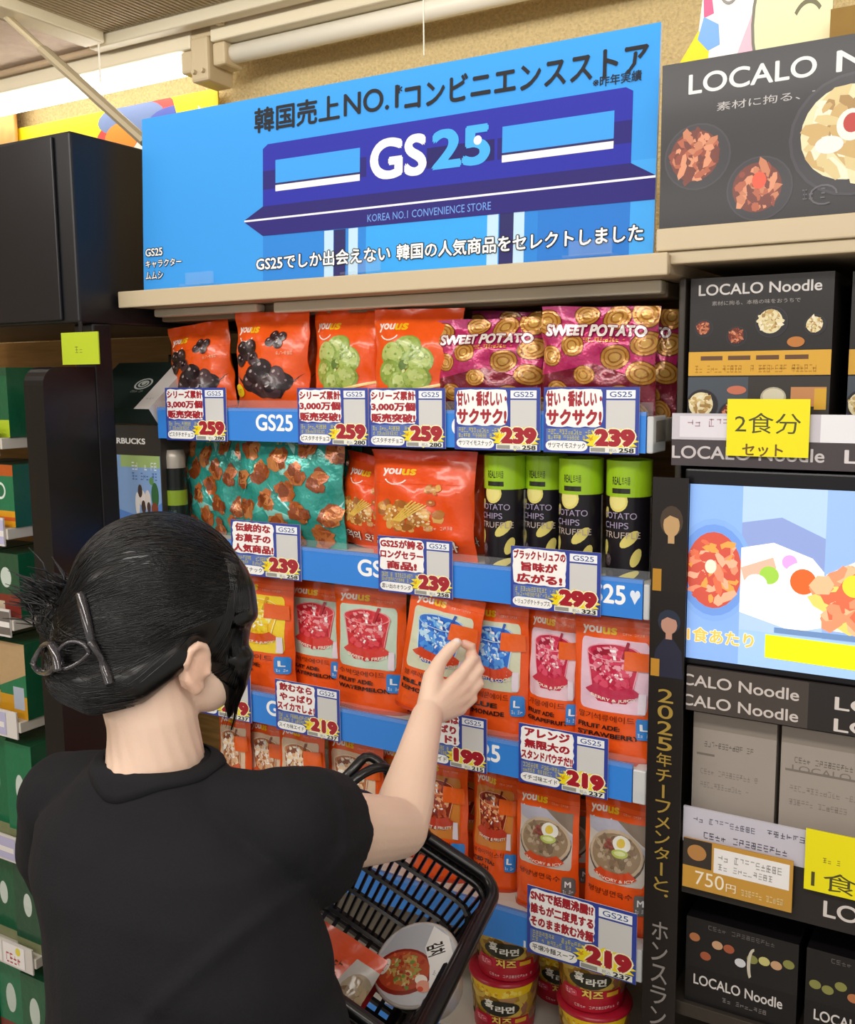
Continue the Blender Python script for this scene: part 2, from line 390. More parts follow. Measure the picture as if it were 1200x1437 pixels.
# yellow banners high on the wall: soft colour shapes
def banner(x0, x1, z0, z1, y, lab, seed, pts=None):
    a = Art((z1-z0)/(x1-x0), 'f5d60a')
    if seed == 1:
        a.poly([(.0, 0), (.35, 0), (.3, .35), (.15, .5), (.05, .2)], 'f7f2e4').poly([(.12, .2), (.2, .55), (.28, .25)], 'd9a62a')
        a.ell(.62, .45, .24, .62, 'e2423c', rot=.4).ell(.60, .85, .16, .2, '6a7fae').ell(.55, .62, .08, .2, 'f08a2a').ell(.75, .35, .22, .42, 'f2e9d8', rot=.5)
        a.ell(.78, .25, .14, .24, '4a70c4').ell(.80, .72, .12, .18, '4a58b0').ell(.5, .3, .08, .3, 'e8506a').poly([(.8, 1), (.9, 1), (.96, .2), (.88, 0)], 'f5d60a').ell(.7, .1, .1, .2, 'f5f0e2')
    else:
        a.poly([(.02, 0), (.3, 0), (.42, .5), (.3, 1), (.1, .6)], 'f7d908').poly([(.22, .0), (.4, .55), (.5, 1), (.8, 1), (.7, .3), (.62, 0)], 'f3f0ea').poly([(.3, .95), (.4, 1), (.42, .8)], 'ee5c8a')
        a.poly([(.34, .5), (.4, .78), (.5, .55), (.46, .3)], '74a8e6').poly([(.35, 0), (.5, .35), (.66, 1), (.8, 1), (.72, .2), (.7, 0)], 'f4b8cc').arc(.9, .3, .3, .75, .015, 95, 230, '6c6a60').ell(.93, .3, .26, .72, 'e8e0b0').arc(.97, .42, .12, .24, .02, 60, 140, '6c6a50')
    o = art_board('banner', a, x0, x1, y, y+.004, z0, z1, PAPER, 'e6c800'); tag(o, lab, 'banner'); return o
q0, q1 = at(18, 190, .46), at(300, 97, .46)
banner(q0.x, q1.x, 2.06, 2.245, .47, 'yellow banner with red, white and blue shapes under the lit tube lamp', 1)
r0, r1 = at(925, 100, .16), at(1165, 100, .16)
a = Art(.55); BOUT = [(.02, 0), (.02, .08), (.24, .48), (.26, .7), (.28, 1), (1, 1), (1, 0)]
a.poly(BOUT, 'f3f0ea').poly([(.02, 0), (.02, .08), (.24, .48), (.31, .38), (.28, 0)], 'f7d908').poly([(.27, .56), (.265, .70), (.31, .74), (.33, .58)], 'ee5c8a')
a.poly([(.235, .42), (.27, .57), (.36, .5), (.37, .36), (.30, .33)], '74a8e6').poly([(.26, 0), (.45, .2), (.56, .55), (.62, .8), (.74, .8), (.62, .5), (.56, .2), (.55, 0)], 'f4b8cc')
a.ell(.82, .45, .27, .60, '77756a', 30).ell(.825, .45, .257, .58, 'e8e0b4', 30).arc(.87, .34, .10, .22, .018, 45, 140, '6c6a50').arc(.42, .78, .07, .16, .012, 150, 330, '8a8888')
zt_ = z_at(r0.x, .16, -45); n_ = len(BOUT); bw_, bh_ = r1.x-r0.x, zt_-1.98
Vb = [(p[0]*bw_, .0003, p[1]*bh_) for p in BOUT]+[(p[0]*bw_, .004, p[1]*bh_) for p in BOUT]
me = a.mesh('banner', flat((0, 0, 0), (bw_, 0, 0), (0, 0, bh_), (0, -1, 0)), 0, 0, 1e-4, (Vb, [list(range(n_, 2*n_))[::-1]]+[[k, (k+1) % n_, n_+(k+1) % n_, n_+k] for k in range(n_)], ['e6e0b0']*(n_+1)))
# the back of this cut-out follows its slanting left edge
bo = link('banner', me, PAPER); bo.location = (r0.x, .16, 1.986); tag(bo, 'cut-out banner with pink, white, pale green and yellow shapes above the black noodle board', 'banner')
bx = at(1160, 60, .1); b = MB(); b.box(bx.x, bx.x+.35, .12, .4, 1.99, z_at(bx.x, .1, 6)); tag(b.build('cardboard_box', mat('kraft_board', '8a6c34', .8, noise_amt=.08)), 'brown cardboard box stored above the noodle shelf, top right corner', 'box')
pl = at(8, 150, .45); b = MB(); b.box(pl.x-.25, at(18, 150, .45).x, .45, .462, 1.9, z_at(pl.x, .45, 100), .004); tag(b.build('wooden_panel', mat('orange_wood', 'cf9a58', .6, noise_amt=.1)), 'orange-tan wooden panel behind the black cabinet, far left', 'panel')

# ------------------------------------------------------------------ the blue-railed shelf
RZ = [1.500, 1.273, 1.009, 0.742, 0.505]           # lower edge of each price rail
GX0, GX1, DEP = -.01, .905, .42
su = empty('display_rack', (0, 0, 0)); tag(su, 'tall shop display rack with wood-grain back panel behind the orange snack bags', 'display rack')
b = MB(); b.box(-.36, .935, DEP, DEP+.02, .08, 1.7285); b.build('back_panel', mat('wood_grain', 'a9824a', .45, noise_amt=.28, scale=9, stretch=(1, 1, 14)), su)
for x in (.927,):
    b = MB(); b.box(x, x+.009, .02, DEP, 0, 1.7285, .002); b.build('side_panel', mat('dark_upright', '3a332c', .4), su)
b = MB(); b.box(-.36, .926, .01, DEP-.001, 0, .0795); b.build('base', mat('dark_upright', '3a332c', .4), su)
# beige canopy board
cp = empty('canopy_shelf', (0, 0, 1.73)); tag(cp, 'beige top board that carries the big blue sign', 'shelf board')
b = MB(); b.box(-.046, .93, -.032, .48, .0, .024, .002); b.build('board', mat('beige_board', 'b5a184', .45, noise_amt=.05, scale=8), cp)
b = MB(); b.box(-.046, .93, -.042, -.0325, -.002, .026, .002); b.build('front_lip', mat('light_beige_edge', 'c9b898', .35), cp)
b = MB(); b.box(-.046, .90, .06, .13, -.022, -.0005, .003); b.build('lamp_channel', mat('brown_channel', '8d7a60', .4), cp)
b = MB(); b.box(-.04, .20, .035, .059, -.014, -.0005, .003); b.build('light_strip', mat('cream_metal', 'e9dfc6', .4), cp)
b = MB(); b.box(.24, .9, .03, .055, -.018, -.0005, .003); b.build('light_strip', mat('cream_metal', 'e9dfc6', .4), cp)

BLUE, DBLUE = '3a89e4', '33459f'
def rail_art(i, x0, x1):
    a = Art(.055/(x1-x0), BLUE); W = x1-x0
    def X(px): return (x_at(px, -.006, RZ[i]+.03)-x0)/W
    h = .50
    if i == 0: a.text('GS25', X(359), .32, X(411)-X(359), h, 'ffffff', .035).text('GS25', X(634), .32, X(690)-X(634), h, 'ffffff', .035)
    if i == 1: a.text('GS25', X(502), .32, X(566)-X(502), h, 'ffffff', .035).text('GS25', X(808), .32, X(878)-X(808), h, 'ffffff', .035).ell(X(888), .62, .004, .1, 'e8f2ff').ell(X(895), .62, .004, .1, 'e8f2ff').poly([(X(884), .62), (X(899), .62), (X(891), .36)], 'e8f2ff')
    if i == 2: a.text('GS25', X(374), .32, X(428)-X(374), h, 'ffffff', .035).text('GS25', X(640), .32, X(702)-X(640), h, 'ffffff', .035)
    if i == 3: a.rect(X(735), .0, .004, .2, 'e8f2ff')
    return a
for i, z in enumerate(RZ):
    t = empty('shelf', (0, 0, z)); nm = ['top', 'second', 'third', 'fourth', 'lowest'][i]
    tag(t, ['shelf with the blue price rail under the orange and sweet potato bags', 'shelf with the blue price rail under the green-capped chip cans', 'shelf with the blue price rail below the fruit drink pouches', 'shelf with the blue price rail below the noodle soup pouches', 'lowest shelf carrying the cup noodles'][i], 'shelf', 'shelves of the snack display')
    b = MB(); b.box(GX0, GX1, .004, DEP-.002, .012, .045, .002); b.build('board', mat('white_shelf', 'cfc8bb', .4), t)
    x1 = .885 if i >= 2 else .895
    o = art_board('price_rail', rail_art(i, 0, x1), 0, x1, -.006, .0, 0, .055, GLOSSY, '2a6cc0', t)
    b = MB(); b.box(0, .905, -.0085, -.0068, .050, .068); b.build('clear_lip', CLEAR, t)
    b = MB(); b.box(x1+.001, .905, -.0065, .05, .0, .0495, .002); b.build('end_cap', clear_mat('thick_acrylic', 'f2f6f8', .35, .12), t)

# ------------------------------------------------------------------ the blue sign
def sign_art():
    a = Art(.289/.909, '3a9bec')
    a.rect(.964, 0, .036, .42, '45a6f2')
    a.poly([(.292, .36), (.964, .36), (.964, 0), (.292, 0)], '2e86dc')                     # shop window band
    a.rect(.51, .0, .245, .25, '3aa6f4').rect(.82, .0, .144, .24, '2b7ad2')
    for x in (.425, .475, .735, .779): a.rect(x, 0, .019, .245, 'bfe0f6')
    for x in (.445, .756): a.rect(x, 0, .024, .245, '2c2a66')
    a.poly([(.292, .36), (.292, .72), (.303, .742), (.952, .745), (.963, .725), (.963, .36)], '2b2fa6')
    a.rect(.292, .50, .671, .10, '2a2478')
    a.rect(.51, .36, .24, .36, '2b2fa6'); a.rect(.625, .5, .12, .1, '251f66')
    for x0, x1 in ((.32, .497), (.758, .936)):
        a.rect(x0, .527, x1-x0, .124, '3f9ff0').rect(x0, .515, x1-x0, .013, '2c2a66').rect(x0, .484, x1-x0, .033, 'f6f5f0')
    a.poly([(.292, .41), (.963, .41), (1, .345), (.25, .345)], '2b2470').rect(.25, .335, .75, .010, 'f0f2fa').poly([(.25, .335), (1, .335), (1, .24), (.292, .25)], '2c2478')
    a.text('KOREA NO.1 CONVENIENCE STORE', .513, .268, .228, .038, '6f9fe8', .0)
    a.text('GS', .517, .472, .108, .208, 'f6f5f0', .05).text('25', .634, .486, .104, .196, '48aef5', .05).ell(.716, .605, .007, .022, 'f2f6ff')
    a.text('韓国売上', .273, .808, .183, .135, '222228', .03).text('NO.1', .464, .82, .107, .115, '222228', .02).text('*', .566, .89, .012, .04, '222228', .02).text('コンビニエンスストア', .582, .80, .402, .132, '222228', .035)
    a.text('※昨年実績', .902, .763, .073, .048, '222228', .015)
    a.text('GS25でしか出会えない', .277, .06, .282, .08, 'fbfbf8', .03, '26262c', .06).text('韓国の人気商品をセレクトしました', .571, .06, .414, .08, 'fbfbf8', .03, '26262c', .06)
    a.text('GS25', .007, .196, .044, .046, 'f4f4f2', .03, '26262c', .07).text('キャラクター', .007, .128, .092, .045, 'f4f4f2', .02, '26262c', .07).text('ムムシ', .007, .06, .045, .045, 'f4f4f2', .02, '26262c', .07)
    return a
rz, tl = .010, .047
ex = Vector((math.cos(rz), math.sin(rz), 0)); ez = Vector((-math.sin(rz)*math.sin(tl), math.cos(rz)*math.sin(tl), math.cos(tl))); en = ex.cross(ez)
so = Vector((-.009, -.016, 1.7585)); sgn = empty('store_sign', so); tag(sgn, 'large blue sign board with a shop front picture and white lettering above the snacks', 'sign')
SW, SH, ST = .909, .289, .006
V = [tuple(ex*(x*SW)+ez*(y*SH)-en*t) for t in (.0, ST) for x, y in ((0, 0), (1, 0), (1, 1), (0, 1))]
me = sign_art().mesh('panel', flat((0, 0, 0), ex*SW, ez*SH, en), 0, 0, 2.5e-5, (V, [[4, 5, 6, 7], [0, 1, 5, 4], [1, 2, 6, 5], [2, 3, 7, 6], [3, 0, 4, 7]], ['e8e8e8']*5))
link('panel', me, print_mat('sign_print', .6, 0, spec=.25), sgn)
for x in (.14, .47, .83):
    b = MB(); b.box(x-.035, x+.035, -.022, .03, .0, .003); b.box(x-.03, x+.03, -.012, -.0085, .003, .022); b.build('clip', CLEAR, sgn)

# ------------------------------------------------------------------ price tags clipped on the rails
def tag_art(lines, price, tax, pill, seed, sun=True):
    a = Art(.085/.125, DBLUE)
    R = random.Random(seed)
    n = len(lines); y1, y0 = .965, .40; lh = (y1-y0)/n
    out = []
    for k in range(40):
        t = 2*math.pi*k/40; out.append((.325+.30*max(-1, min(1, 1.35*math.cos(t)))+R.uniform(-.008, .008), .685+.285*max(-1, min(1, 1.35*math.sin(t)))+R.uniform(-.01, .01)))
    a.poly(out, 'fdfdfb')
    for k, l in enumerate(lines):
        wd = min(.59, .105*len(l)+.10); a.text(l, .325-wd/2, y1-(k+1)*lh+.018, wd, lh-.032, 'a81f2c', .075)
    a.rect(.665, .83, .295, .125, 'f7f9fc').text('GS25', .70, .852, .225, .08, '24509a', .01)
    a.rect(.665, .36, .295, .445, 'd6d6d4')
    a.poly([(.03, .37), (.60, .39), (.64, .20), (.03, .17)], '5b74b8')
    a.scribble(.05, .285, .52, .07, 17, 'd8d034', seed).scribble(.05, .205, .40, .06, 14, 'd8d034', seed+7)
    a.rrect(.025, .03, .45, .155, .07, 'fbfbf9'); a.text(pill, .05, .07, .40, .085, '2a2a2a', .02)
    a.star(.72, .20, .29, .20, 16, .78, 'f6e11a'); a.text('¥', .485, .19, .05, .07, 'd89a20', .03)
    a.text(price, .545, .11, .42, .27, 'a81f2c', .11, 'fdf6c8', .05)
    a.rect(.5, .02, .47, .085, 'eef0e4').rect(.51, .03, .15, .06, '9a9a92').text('税込', .70, .03, .08, .055, '777777', 0).text(tax, .80, .025, .155, .07, '222222', .05)
    return a
TAGS = [
 (0, 233, 318, ['シリーズ累計', '3,000万個', '販売突破!'], '259', '280', 'ピスタチオチョコ', 'price tag 259 at the left end of the top rail, under the dark chocolate bags'),
 (0, 418, 517, None, None, None, None, 'price tag 259 right of the white rail lettering, under the left green snack bag'),
 (0, 518, 625, None, None, None, None, 'price tag 259 under the right green snack bag, next to a like tag'),
 (0, 638, 758, ['甘い・香ばしい・', 'サクサク!'], '239', '258', 'サツマイモスナック', 'price tag 239 under the left sweet potato bag'),
 (0, 763, 897, None, None, None, None, 'price tag 239 at the right end of the top rail'),
 (1, 325, 422, ['伝統的な', 'お菓子の', '人気商品!'], '239', '258', '伝統スナック', 'price tag 239 beside the hair, under the teal snack bags'),
 (1, 531, 635, ['GS25が誇る', 'ロングセラー', '商品!'], '239', '258', '思い出のオランダ', 'price tag 239 in front of the orange nut snack bag'),
 (1, 717, 843, ['ブラックトリュフの', '旨味が', '広がる!'], '299', '323', 'トリュフポテトチップス', 'price tag 299 in front of the truffle chip cans'),
 (2, 262, 352, ['トロピカル', 'マンゴー', '味!'], '219', '237', 'マンゴー味エイド', 'price tag 219 behind the face, below the yellow mango pouch'),
 (2, 387, 477, ['飲むなら', 'やっぱり', 'スイカでしょ!'], '219', '237', 'スイカ味エイド', 'price tag 219 below the red watermelon pouches'),
 (2, 583, 683, ['夏の暑さは', 'やっぱり', 'エイド!'], '199', '215', 'レモンエイド', 'price tag 199 behind the raised forearm, below the blue pouches'),
 (2, 728, 853, ['アレンジ', '無限大の', 'スタンドパウチだ!!'], '219', '237', 'イチゴ味エイド', 'price tag 219 below the strawberry pouch at the right end'),
 (3, 740, 893, ['SNSで話題沸騰!?', '誰もが二度見する', 'そのまま飲む冷麺'], '219', '237', '平壌冷麺スープ', 'price tag 219 below the cold noodle soup pouches'),
]
prev = None
for i, (r, L, Rr, lines, price, tax, pill, lab) in enumerate(TAGS):
    z = RZ[r]; y = -.0105; x0, x1 = x_at(L, y, z+.04), x_at(Rr, y, z+.04)
    if lines: src = tag_art(lines, price, tax, pill, i+3).mesh('price_tag', flat((0, 0, 0), (.125, 0, 0), (0, 0, .085), (0, -1, 0)), 0, 0, 2.5e-5, box_extra(0, .125, 0, .0012, 0, .085, 'e9e9ee'))
    o = bpy.data.objects.new('price_tag', src); COL.objects.link(o)
    if lines: src.materials.append(print_mat('tag_print', .35, .3))
    o.location = (x0, y, z-.002); s_ = (x1-x0)/.125; o.scale = (s_, 1, (s_+1.02)/2 if r < 3 else s_*.93); o.rotation_euler = (math.radians(0), 0, 0)
    tag(o, lab, 'price tag', 'price tags on the blue rails')
# ------------------------------------------------------------------ bags and pouches
FOILS = set()
def surf(W, H, T, kind, seed):
    sd = Vector((seed*3.1, seed*1.7, 0))
    def prof(u, v):
        e = max(0.0, 1-(2*u-1)**2)
        if kind == 'bag':
            g = min(1, max(0, (v-.03)/.22))**.65*min(1, max(0, (.92-v)/.26))**.75; return T*e**.55*g
        g = (max(0.0, 1-v/.93))**.62; return T*e**.5*(.12+.88*g) if v < .9 else T*e**.5*.223*max(0, (1-v)/.1)
    foil = seed in FOILS
    def P(u, v, sgn=-1):
        w_ = W*(1-.05*math.sin(math.pi*v)) if kind == 'bag' else W*(1-.02*math.sin(math.pi*v))
        x = (u-.5)*w_; z = v*H
        y = sgn*max(prof(u, v), .0008)
        a = .0032 if kind == 'bag' else .0018
        nn = noise.noise(Vector((u*4, v*5, 0))+sd)*a*2.2+noise.noise(Vector((u*11, v*7, 4))+sd)*a
        y += nn
        if foil and sgn < 0:
            q = Vector((u*5, v*5, 7))+sd; y -= .0075*abs(noise.noise(q))+.0035*abs(noise.noise(q*2.3))
        if kind == 'bag' and v > .9: y += (v-.9)*10*(.0018*math.sin(u*9+seed)+.002*noise.noise(Vector((u*3, 9, seed))))
        z += H*.012*noise.noise(Vector((u*3, 2, seed)))*max(0, (v-.8)/.2)
        return Vector((x, y, z))
    def S(u, v):
        h = 1e-3; u0, v0 = min(max(u, h), 1-h), min(max(v, h), 1-h)
        n = (P(u0+h, v0)-P(u0-h, v0)).cross(P(u0, v0+h)-P(u0, v0-h)).normalized()
        return P(u, v), n
    return P, S
def pack_mesh(name, art, W, H, T, kind, seed, backcol, nx=12, ny=14):
    P, S = surf(W, H, T, kind, seed); V = []; F = []
    for j in range(ny+1):
        for i in range(nx+1): V.append(P(i/nx, j/ny, 1))
    for j in range(ny):
        for i in range(nx): k = j*(nx+1)+i; F.append([k+1, k, k+nx+1, k+nx+2])
    # side and bottom strips between front and back so that the pack is closed
    o = len(V)
    for i in range(nx+1): V.append(P(i/nx, 0, -1))
    for i in range(nx): F.append([i, i+1, o+i+1, o+i])
    for s in (0, 1):
        o = len(V)
        for j in range(ny+1): V.append(P(s, j/ny, -1))
        for j in range(ny):
            a, b_ = j*(nx+1)+s*nx, (j+1)*(nx+1)+s*nx; F.append([o+j, a, b_, o+j+1] if s else [a, o+j, o+j+1, b_])
    me = art.mesh(name, S, nx, ny, 6e-5, (V, F, [backcol]*len(F)))
    return me
OR = 'f05a16'
def youus(a, x, y, w, dim=False):
    W_, Y_ = ('f4ece2', 'f4c21c')
    h = w*.30/a.asp
    a.text('you', x, y, w*.56, h, W_, .045).text('us', x+w*.58, y+h*.22, w*.40, h*.76, Y_, .045)
    a.arc(x+w*.42, y-h*.05, w*.36, h*.85, w*.045, 200, 340, W_)
    return a
def choco():
    a = Art(1.25, OR); a.rect(0, .90, 1, .1, 'e64e10'); a.line(0, .70, 1, .70, .004, 'd93c10'); youus(a, .08, .77, .34)
    dk = ['2a1a1c', '38262a', '4a3538', '241416', '5c474a']
    a.poly([(.02, .40), (.16, .30), (.4, .16), (.7, .15), (.97, .40), (.78, .26), (.5, .2), (.3, .26)], '2c1a18')
    for k, (x, y) in enumerate(((.30, .30), (.45, .24), (.62, .24), (.76, .32), (.38, .38), (.54, .36), (.68, .38), (.50, .45), (.26, .58), (.16, .52), (.36, .54), (.20, .64), (.32, .66), (.60, .70), (.70, .68), (.64, .76), (.74, .75))):
        r = .115 if y < .48 else .085 if y < .67 else .055
        a.ell(x, y, r, r*.8, dk[k % 4], 16, step=.4).ell(x-.12*r, y+.2*r, r*.62, r*.45, dk[(k+1) % 4 + (1 if k % 3 == 0 else 0)], 12, .5, step=.3).ell(x-.3*r, y+.32*r, r*.24, r*.12, 'b9a8a6', 8, .6, step=.3).ell(x+.3*r, y+.1*r, r*.14, r*.1, '8d7a7c', 7, step=.3)
    a.ell(.12, .22, .085, .065, 'f2d21a').scribble(.07, .20, .1, .035, 5, '6a3010', 2); a.scribble(.68, .58, .2, .03, 7, 'f4c8a8', 4)
    return a.rect(0, 0, 1, .035, 'c4360c')
def pist():
    a = Art(1.25, OR); a.rect(0, .90, 1, .1, 'e64e10'); youus(a, .08, .78, .36)
    g = ['a9bd5c', '9ab352', 'b8c972', '8ea848', 'a2b85a']
    for k in range(6):
        t = math.radians(60*k+20); x, y = .44+.19*math.cos(t), .46+.17*math.sin(t)
        a.ell(x, y, .150, .125, ['8ea848', '86a044'][k % 2], 20, t, .5).ell(x-.012, y+.012, .130, .108, g[k % 5], 20, t, .5).ell(x-.03, y+.03, .075, .055, 'bccb78', 14, t, .5)
    a.ell(.43, .47, .06, .05, '5f7a34', 12)
    a.blobs(.44, .46, .29, .26, 90, .016, g+['c9d68c', '849c44'], 8, 7)
    a.line(.52, .24, .94, .31, .032, 'e9c860').line(.52, .245, .94, .315, .010, 'f6e2a0').scribble(.55, .20, .3, .03, 9, 'fff2c0', 3)
    return a.scribble(.1, .1, .6, .06, 9, 'f6dfc8', 9)
def nut():
    a = Art(1.35, 'ee5216'); a.rect(0, .91, 1, .09, 'de3a0e'); youus(a, .14, .76, .34); a.line(0, .70, 1, .705, .003, 'd23a12')
    tn = ['c98a3c', 'd89c48', 'b87430', 'e2b060', 'a8642a']
    a.blobs(.44, .40, .30, .12, 60, .042, tn, 11, 10); a.blobs(.3, .47, .2, .06, 20, .04, tn, 12, 10)
    a.blobs(.44, .41, .26, .1, 40, .013, ['f0cf90', 'f4dcae'], 13, 7)
    for k in range(5): a.line(.28+.02*k, .36, .50+.03*k, .56-.01*k, .016, 'e6bd52')
    a.blobs(.68, .66, .055, .04, 14, .024, tn, 14, 8); a.ell(.66, .545, .04, .03, 'b9642c').ell(.655, .55, .014, .010, 'e8b880')
    a.scribble(.60, .30, .24, .03, 9, 'f8c8b0', 5); a.text('추억의 오란다', .08, .10, .80, .10, 'f8efe4', .03, '7a2a14', .05)
    return a
def sweet():
    a = Art(1.0, 'c02c68'); R = random.Random(4)
    a.poly([(0, 0), (1, 0), (1, .35), (.5, .5), (0, .38)], '7e1f33'); a.poly([(0, .9), (1, .9), (1, 1), (0, 1)], 'c2447a')
    sp = [(.10, .56), (.30, .66), (.42, .40), (.68, .56), (.90, .42), (.74, .22), (.18, .25), (.50, .16), (.92, .68), (.06, .86), (.40, .92), (.66, .90), (.90, .93), (.30, .08), (.84, .07), (.04, .08)]
    for x, y in sp:
        r = R.uniform(.10, .135); t = R.uniform(-.6, .6)
        a.ell(x, y, r, r*.86, '7a3a1c', 18, t, .3).ell(x, y, r*.93, r*.79, 'c98f3e', 18, t, .3).ell(x, y, r*.76, r*.64, 'a8692a', 16, t, .3).ell(x, y, r*.66, r*.55, 'd4a050', 16, t, .3).ell(x, y, r*.46, r*.38, 'ad7030', 14, t, .3).ell(x, y, r*.34, r*.28, 'd8a858', 12, t, .3)
    a.text('SWEET POTATO', .06, .735, .86, .10, 'fbf5ee', .06, '8a1c46', .06); a.scribble(.40, .69, .36, .035, 14, 'f0b838', 6)
    return a
def teal():
    a = Art(.95, '3aa698'); R = random.Random(9)
    for k in range(16):
        x, y = R.random(), R.random(); a.poly([(x, y), (x+R.uniform(-.2, .2), y+.16), (x+R.uniform(-.15, .25), y+R.uniform(-.16, .1))], R.choice(['5cc4b4', '2a8276', '1f6e66', '9fe8dc', 'b8f0ea']), .3)  # pale cyan facets paint the foil's metallic highlights into the print colour
    ck = ['b9622c', 'c8743a', '8f4620', 'd98c50', 'a2522a']
    for x, y in ((.10, .30), (.24, .62), (.30, .38), (.14, .82), (.44, .74), (.50, .48), (.42, .18), (.64, .30), (.60, .62), (.70, .84), (.82, .55), (.90, .28), (.80, .10), (.20, .08), (.94, .78), (.05, .56), (.56, .05)):
        a.blobs(x, y, .062, .062, 15, .040, ck, int(x*97+y*31), 6, 1.8)
    a.rect(.08, .885, .80, .075, '1d4d48').scribble(.10, .895, .76, .055, 16, 'f2f2ea', 3).scribble(.4, .845, .3, .03, 10, 'e8d050', 3)
    return a
def fruit(pic, ice, band, btxt, ko, en1, en2, badge='L', bcol='2f86d8', orange=True, style='glass'):
    a = Art(1.95, OR); a.rect(0, .94, 1, .06, 'dc4c10'); a.line(0, .905, 1, .905, .006, 'd63f10'); youus(a, .10, .885-.02, .42); a.scribble(.58, .885, .26, .014, 9, 'f0b090', 5)
    if style == 'glass':
        a.rrect(.09, .35, .81, .50, .05, pic)
        a.poly([(.17, .76), (.81, .76), (.73, .46), (.66, .415), (.32, .415), (.25, .46)], ice[0]); a.ell(.49, .76, .32, .06, ice[1]).ell(.49, .76, .29, .05, ice[0])
        a.blobs(.49, .69, .25, .085, 70, .05, ice, 21, 5); a.blobs(.49, .54, .20, .11, 60, .045, ice[:2]+[ice[4]], 22, 5)
        a.blobs(.47, .68, .26, .12, 36, .018, ['ffffff', ice[3], ice[3]], 23, 4, 2.5)
        a.arc(.49, .76, .32, .06, .013, 0, 360, ice[3], 28); a.line(.60, .72, .66, .84, .035, ice[2])
        a.line(.17, .76, .26, .46, .012, ice[3]).line(.81, .76, .72, .46, .012, ice[3])
        a.arc(.50, .60, .43, .17, .15, 220, 320, band, 14)
        a.text(btxt, .24, .425, .54, .026, 'f8e8d8', .03, arc=1.1)
        if orange: a.rect(.62, .65, .34, .13, 'ea6420')
        a.rect(.80, .36, .08, .14, 'e8dce8')
    else:
        a.rrect(.08, .38, .84, .46, .05, 'cfc6bc'); a.poly([(.08, .84), (.5, .84), (.92, .66), (.92, .6), (.08, .75)], 'b9b7c6'); a.poly([(.5, .84), (.92, .84), (.92, .68)], '8a7a6c')
        a.ell(.5, .58, .41, .19, '5c5048', 26).ell(.5, .595, .40, .18, 'c9b49a', 26).ell(.5, .595, .36, .155, '9c8468', 26)
        a.blobs(.5, .60, .30, .12, 70, .03, ['a89278', '8d7660', 'baa68c', '7d6850'], 31, 6, 2.5)
        a.blobs(.42, .66, .1, .03, 12, .03, ['8a4a40', 'a05a50'], 32, 6, 2.2); a.ell(.58, .68, .13, .062, 'f2f0e6', 16, -.3).ell(.57, .685, .06, .036, 'e8c848', 12, -.3); a.ell(.56, .61, .12, .03, 'b9c860').ell(.56, .612, .08, .016, 'dbe0a0')
        a.arc(.5, .54, .42, .15, .15, 220, 320, band, 14); a.text(btxt, .22, .405, .56, .024, 'f8e8d8', .03, arc=1.0)
    a.text(ko, .10, .285, .66, .045, '4a1408', .0)
    if en1: a.text(en1, .10, .222, .50, .034, '1c1210', .05)
    if en2: a.text(en2, .10, .168, min(.72, .075*len(en2)), .034, '1c1210', .05)
    a.rrect(.78, .18, .18, .15, .03, bcol); a.text(badge, .825, .245, .085, .05, 'f4f6f8', .04).scribble(.80, .20, .14, .025, 5, 'e6eef4', 3)
    a.rect(0, .0, 1, .03, 'c63a0e')
    return a
ORIG = {}
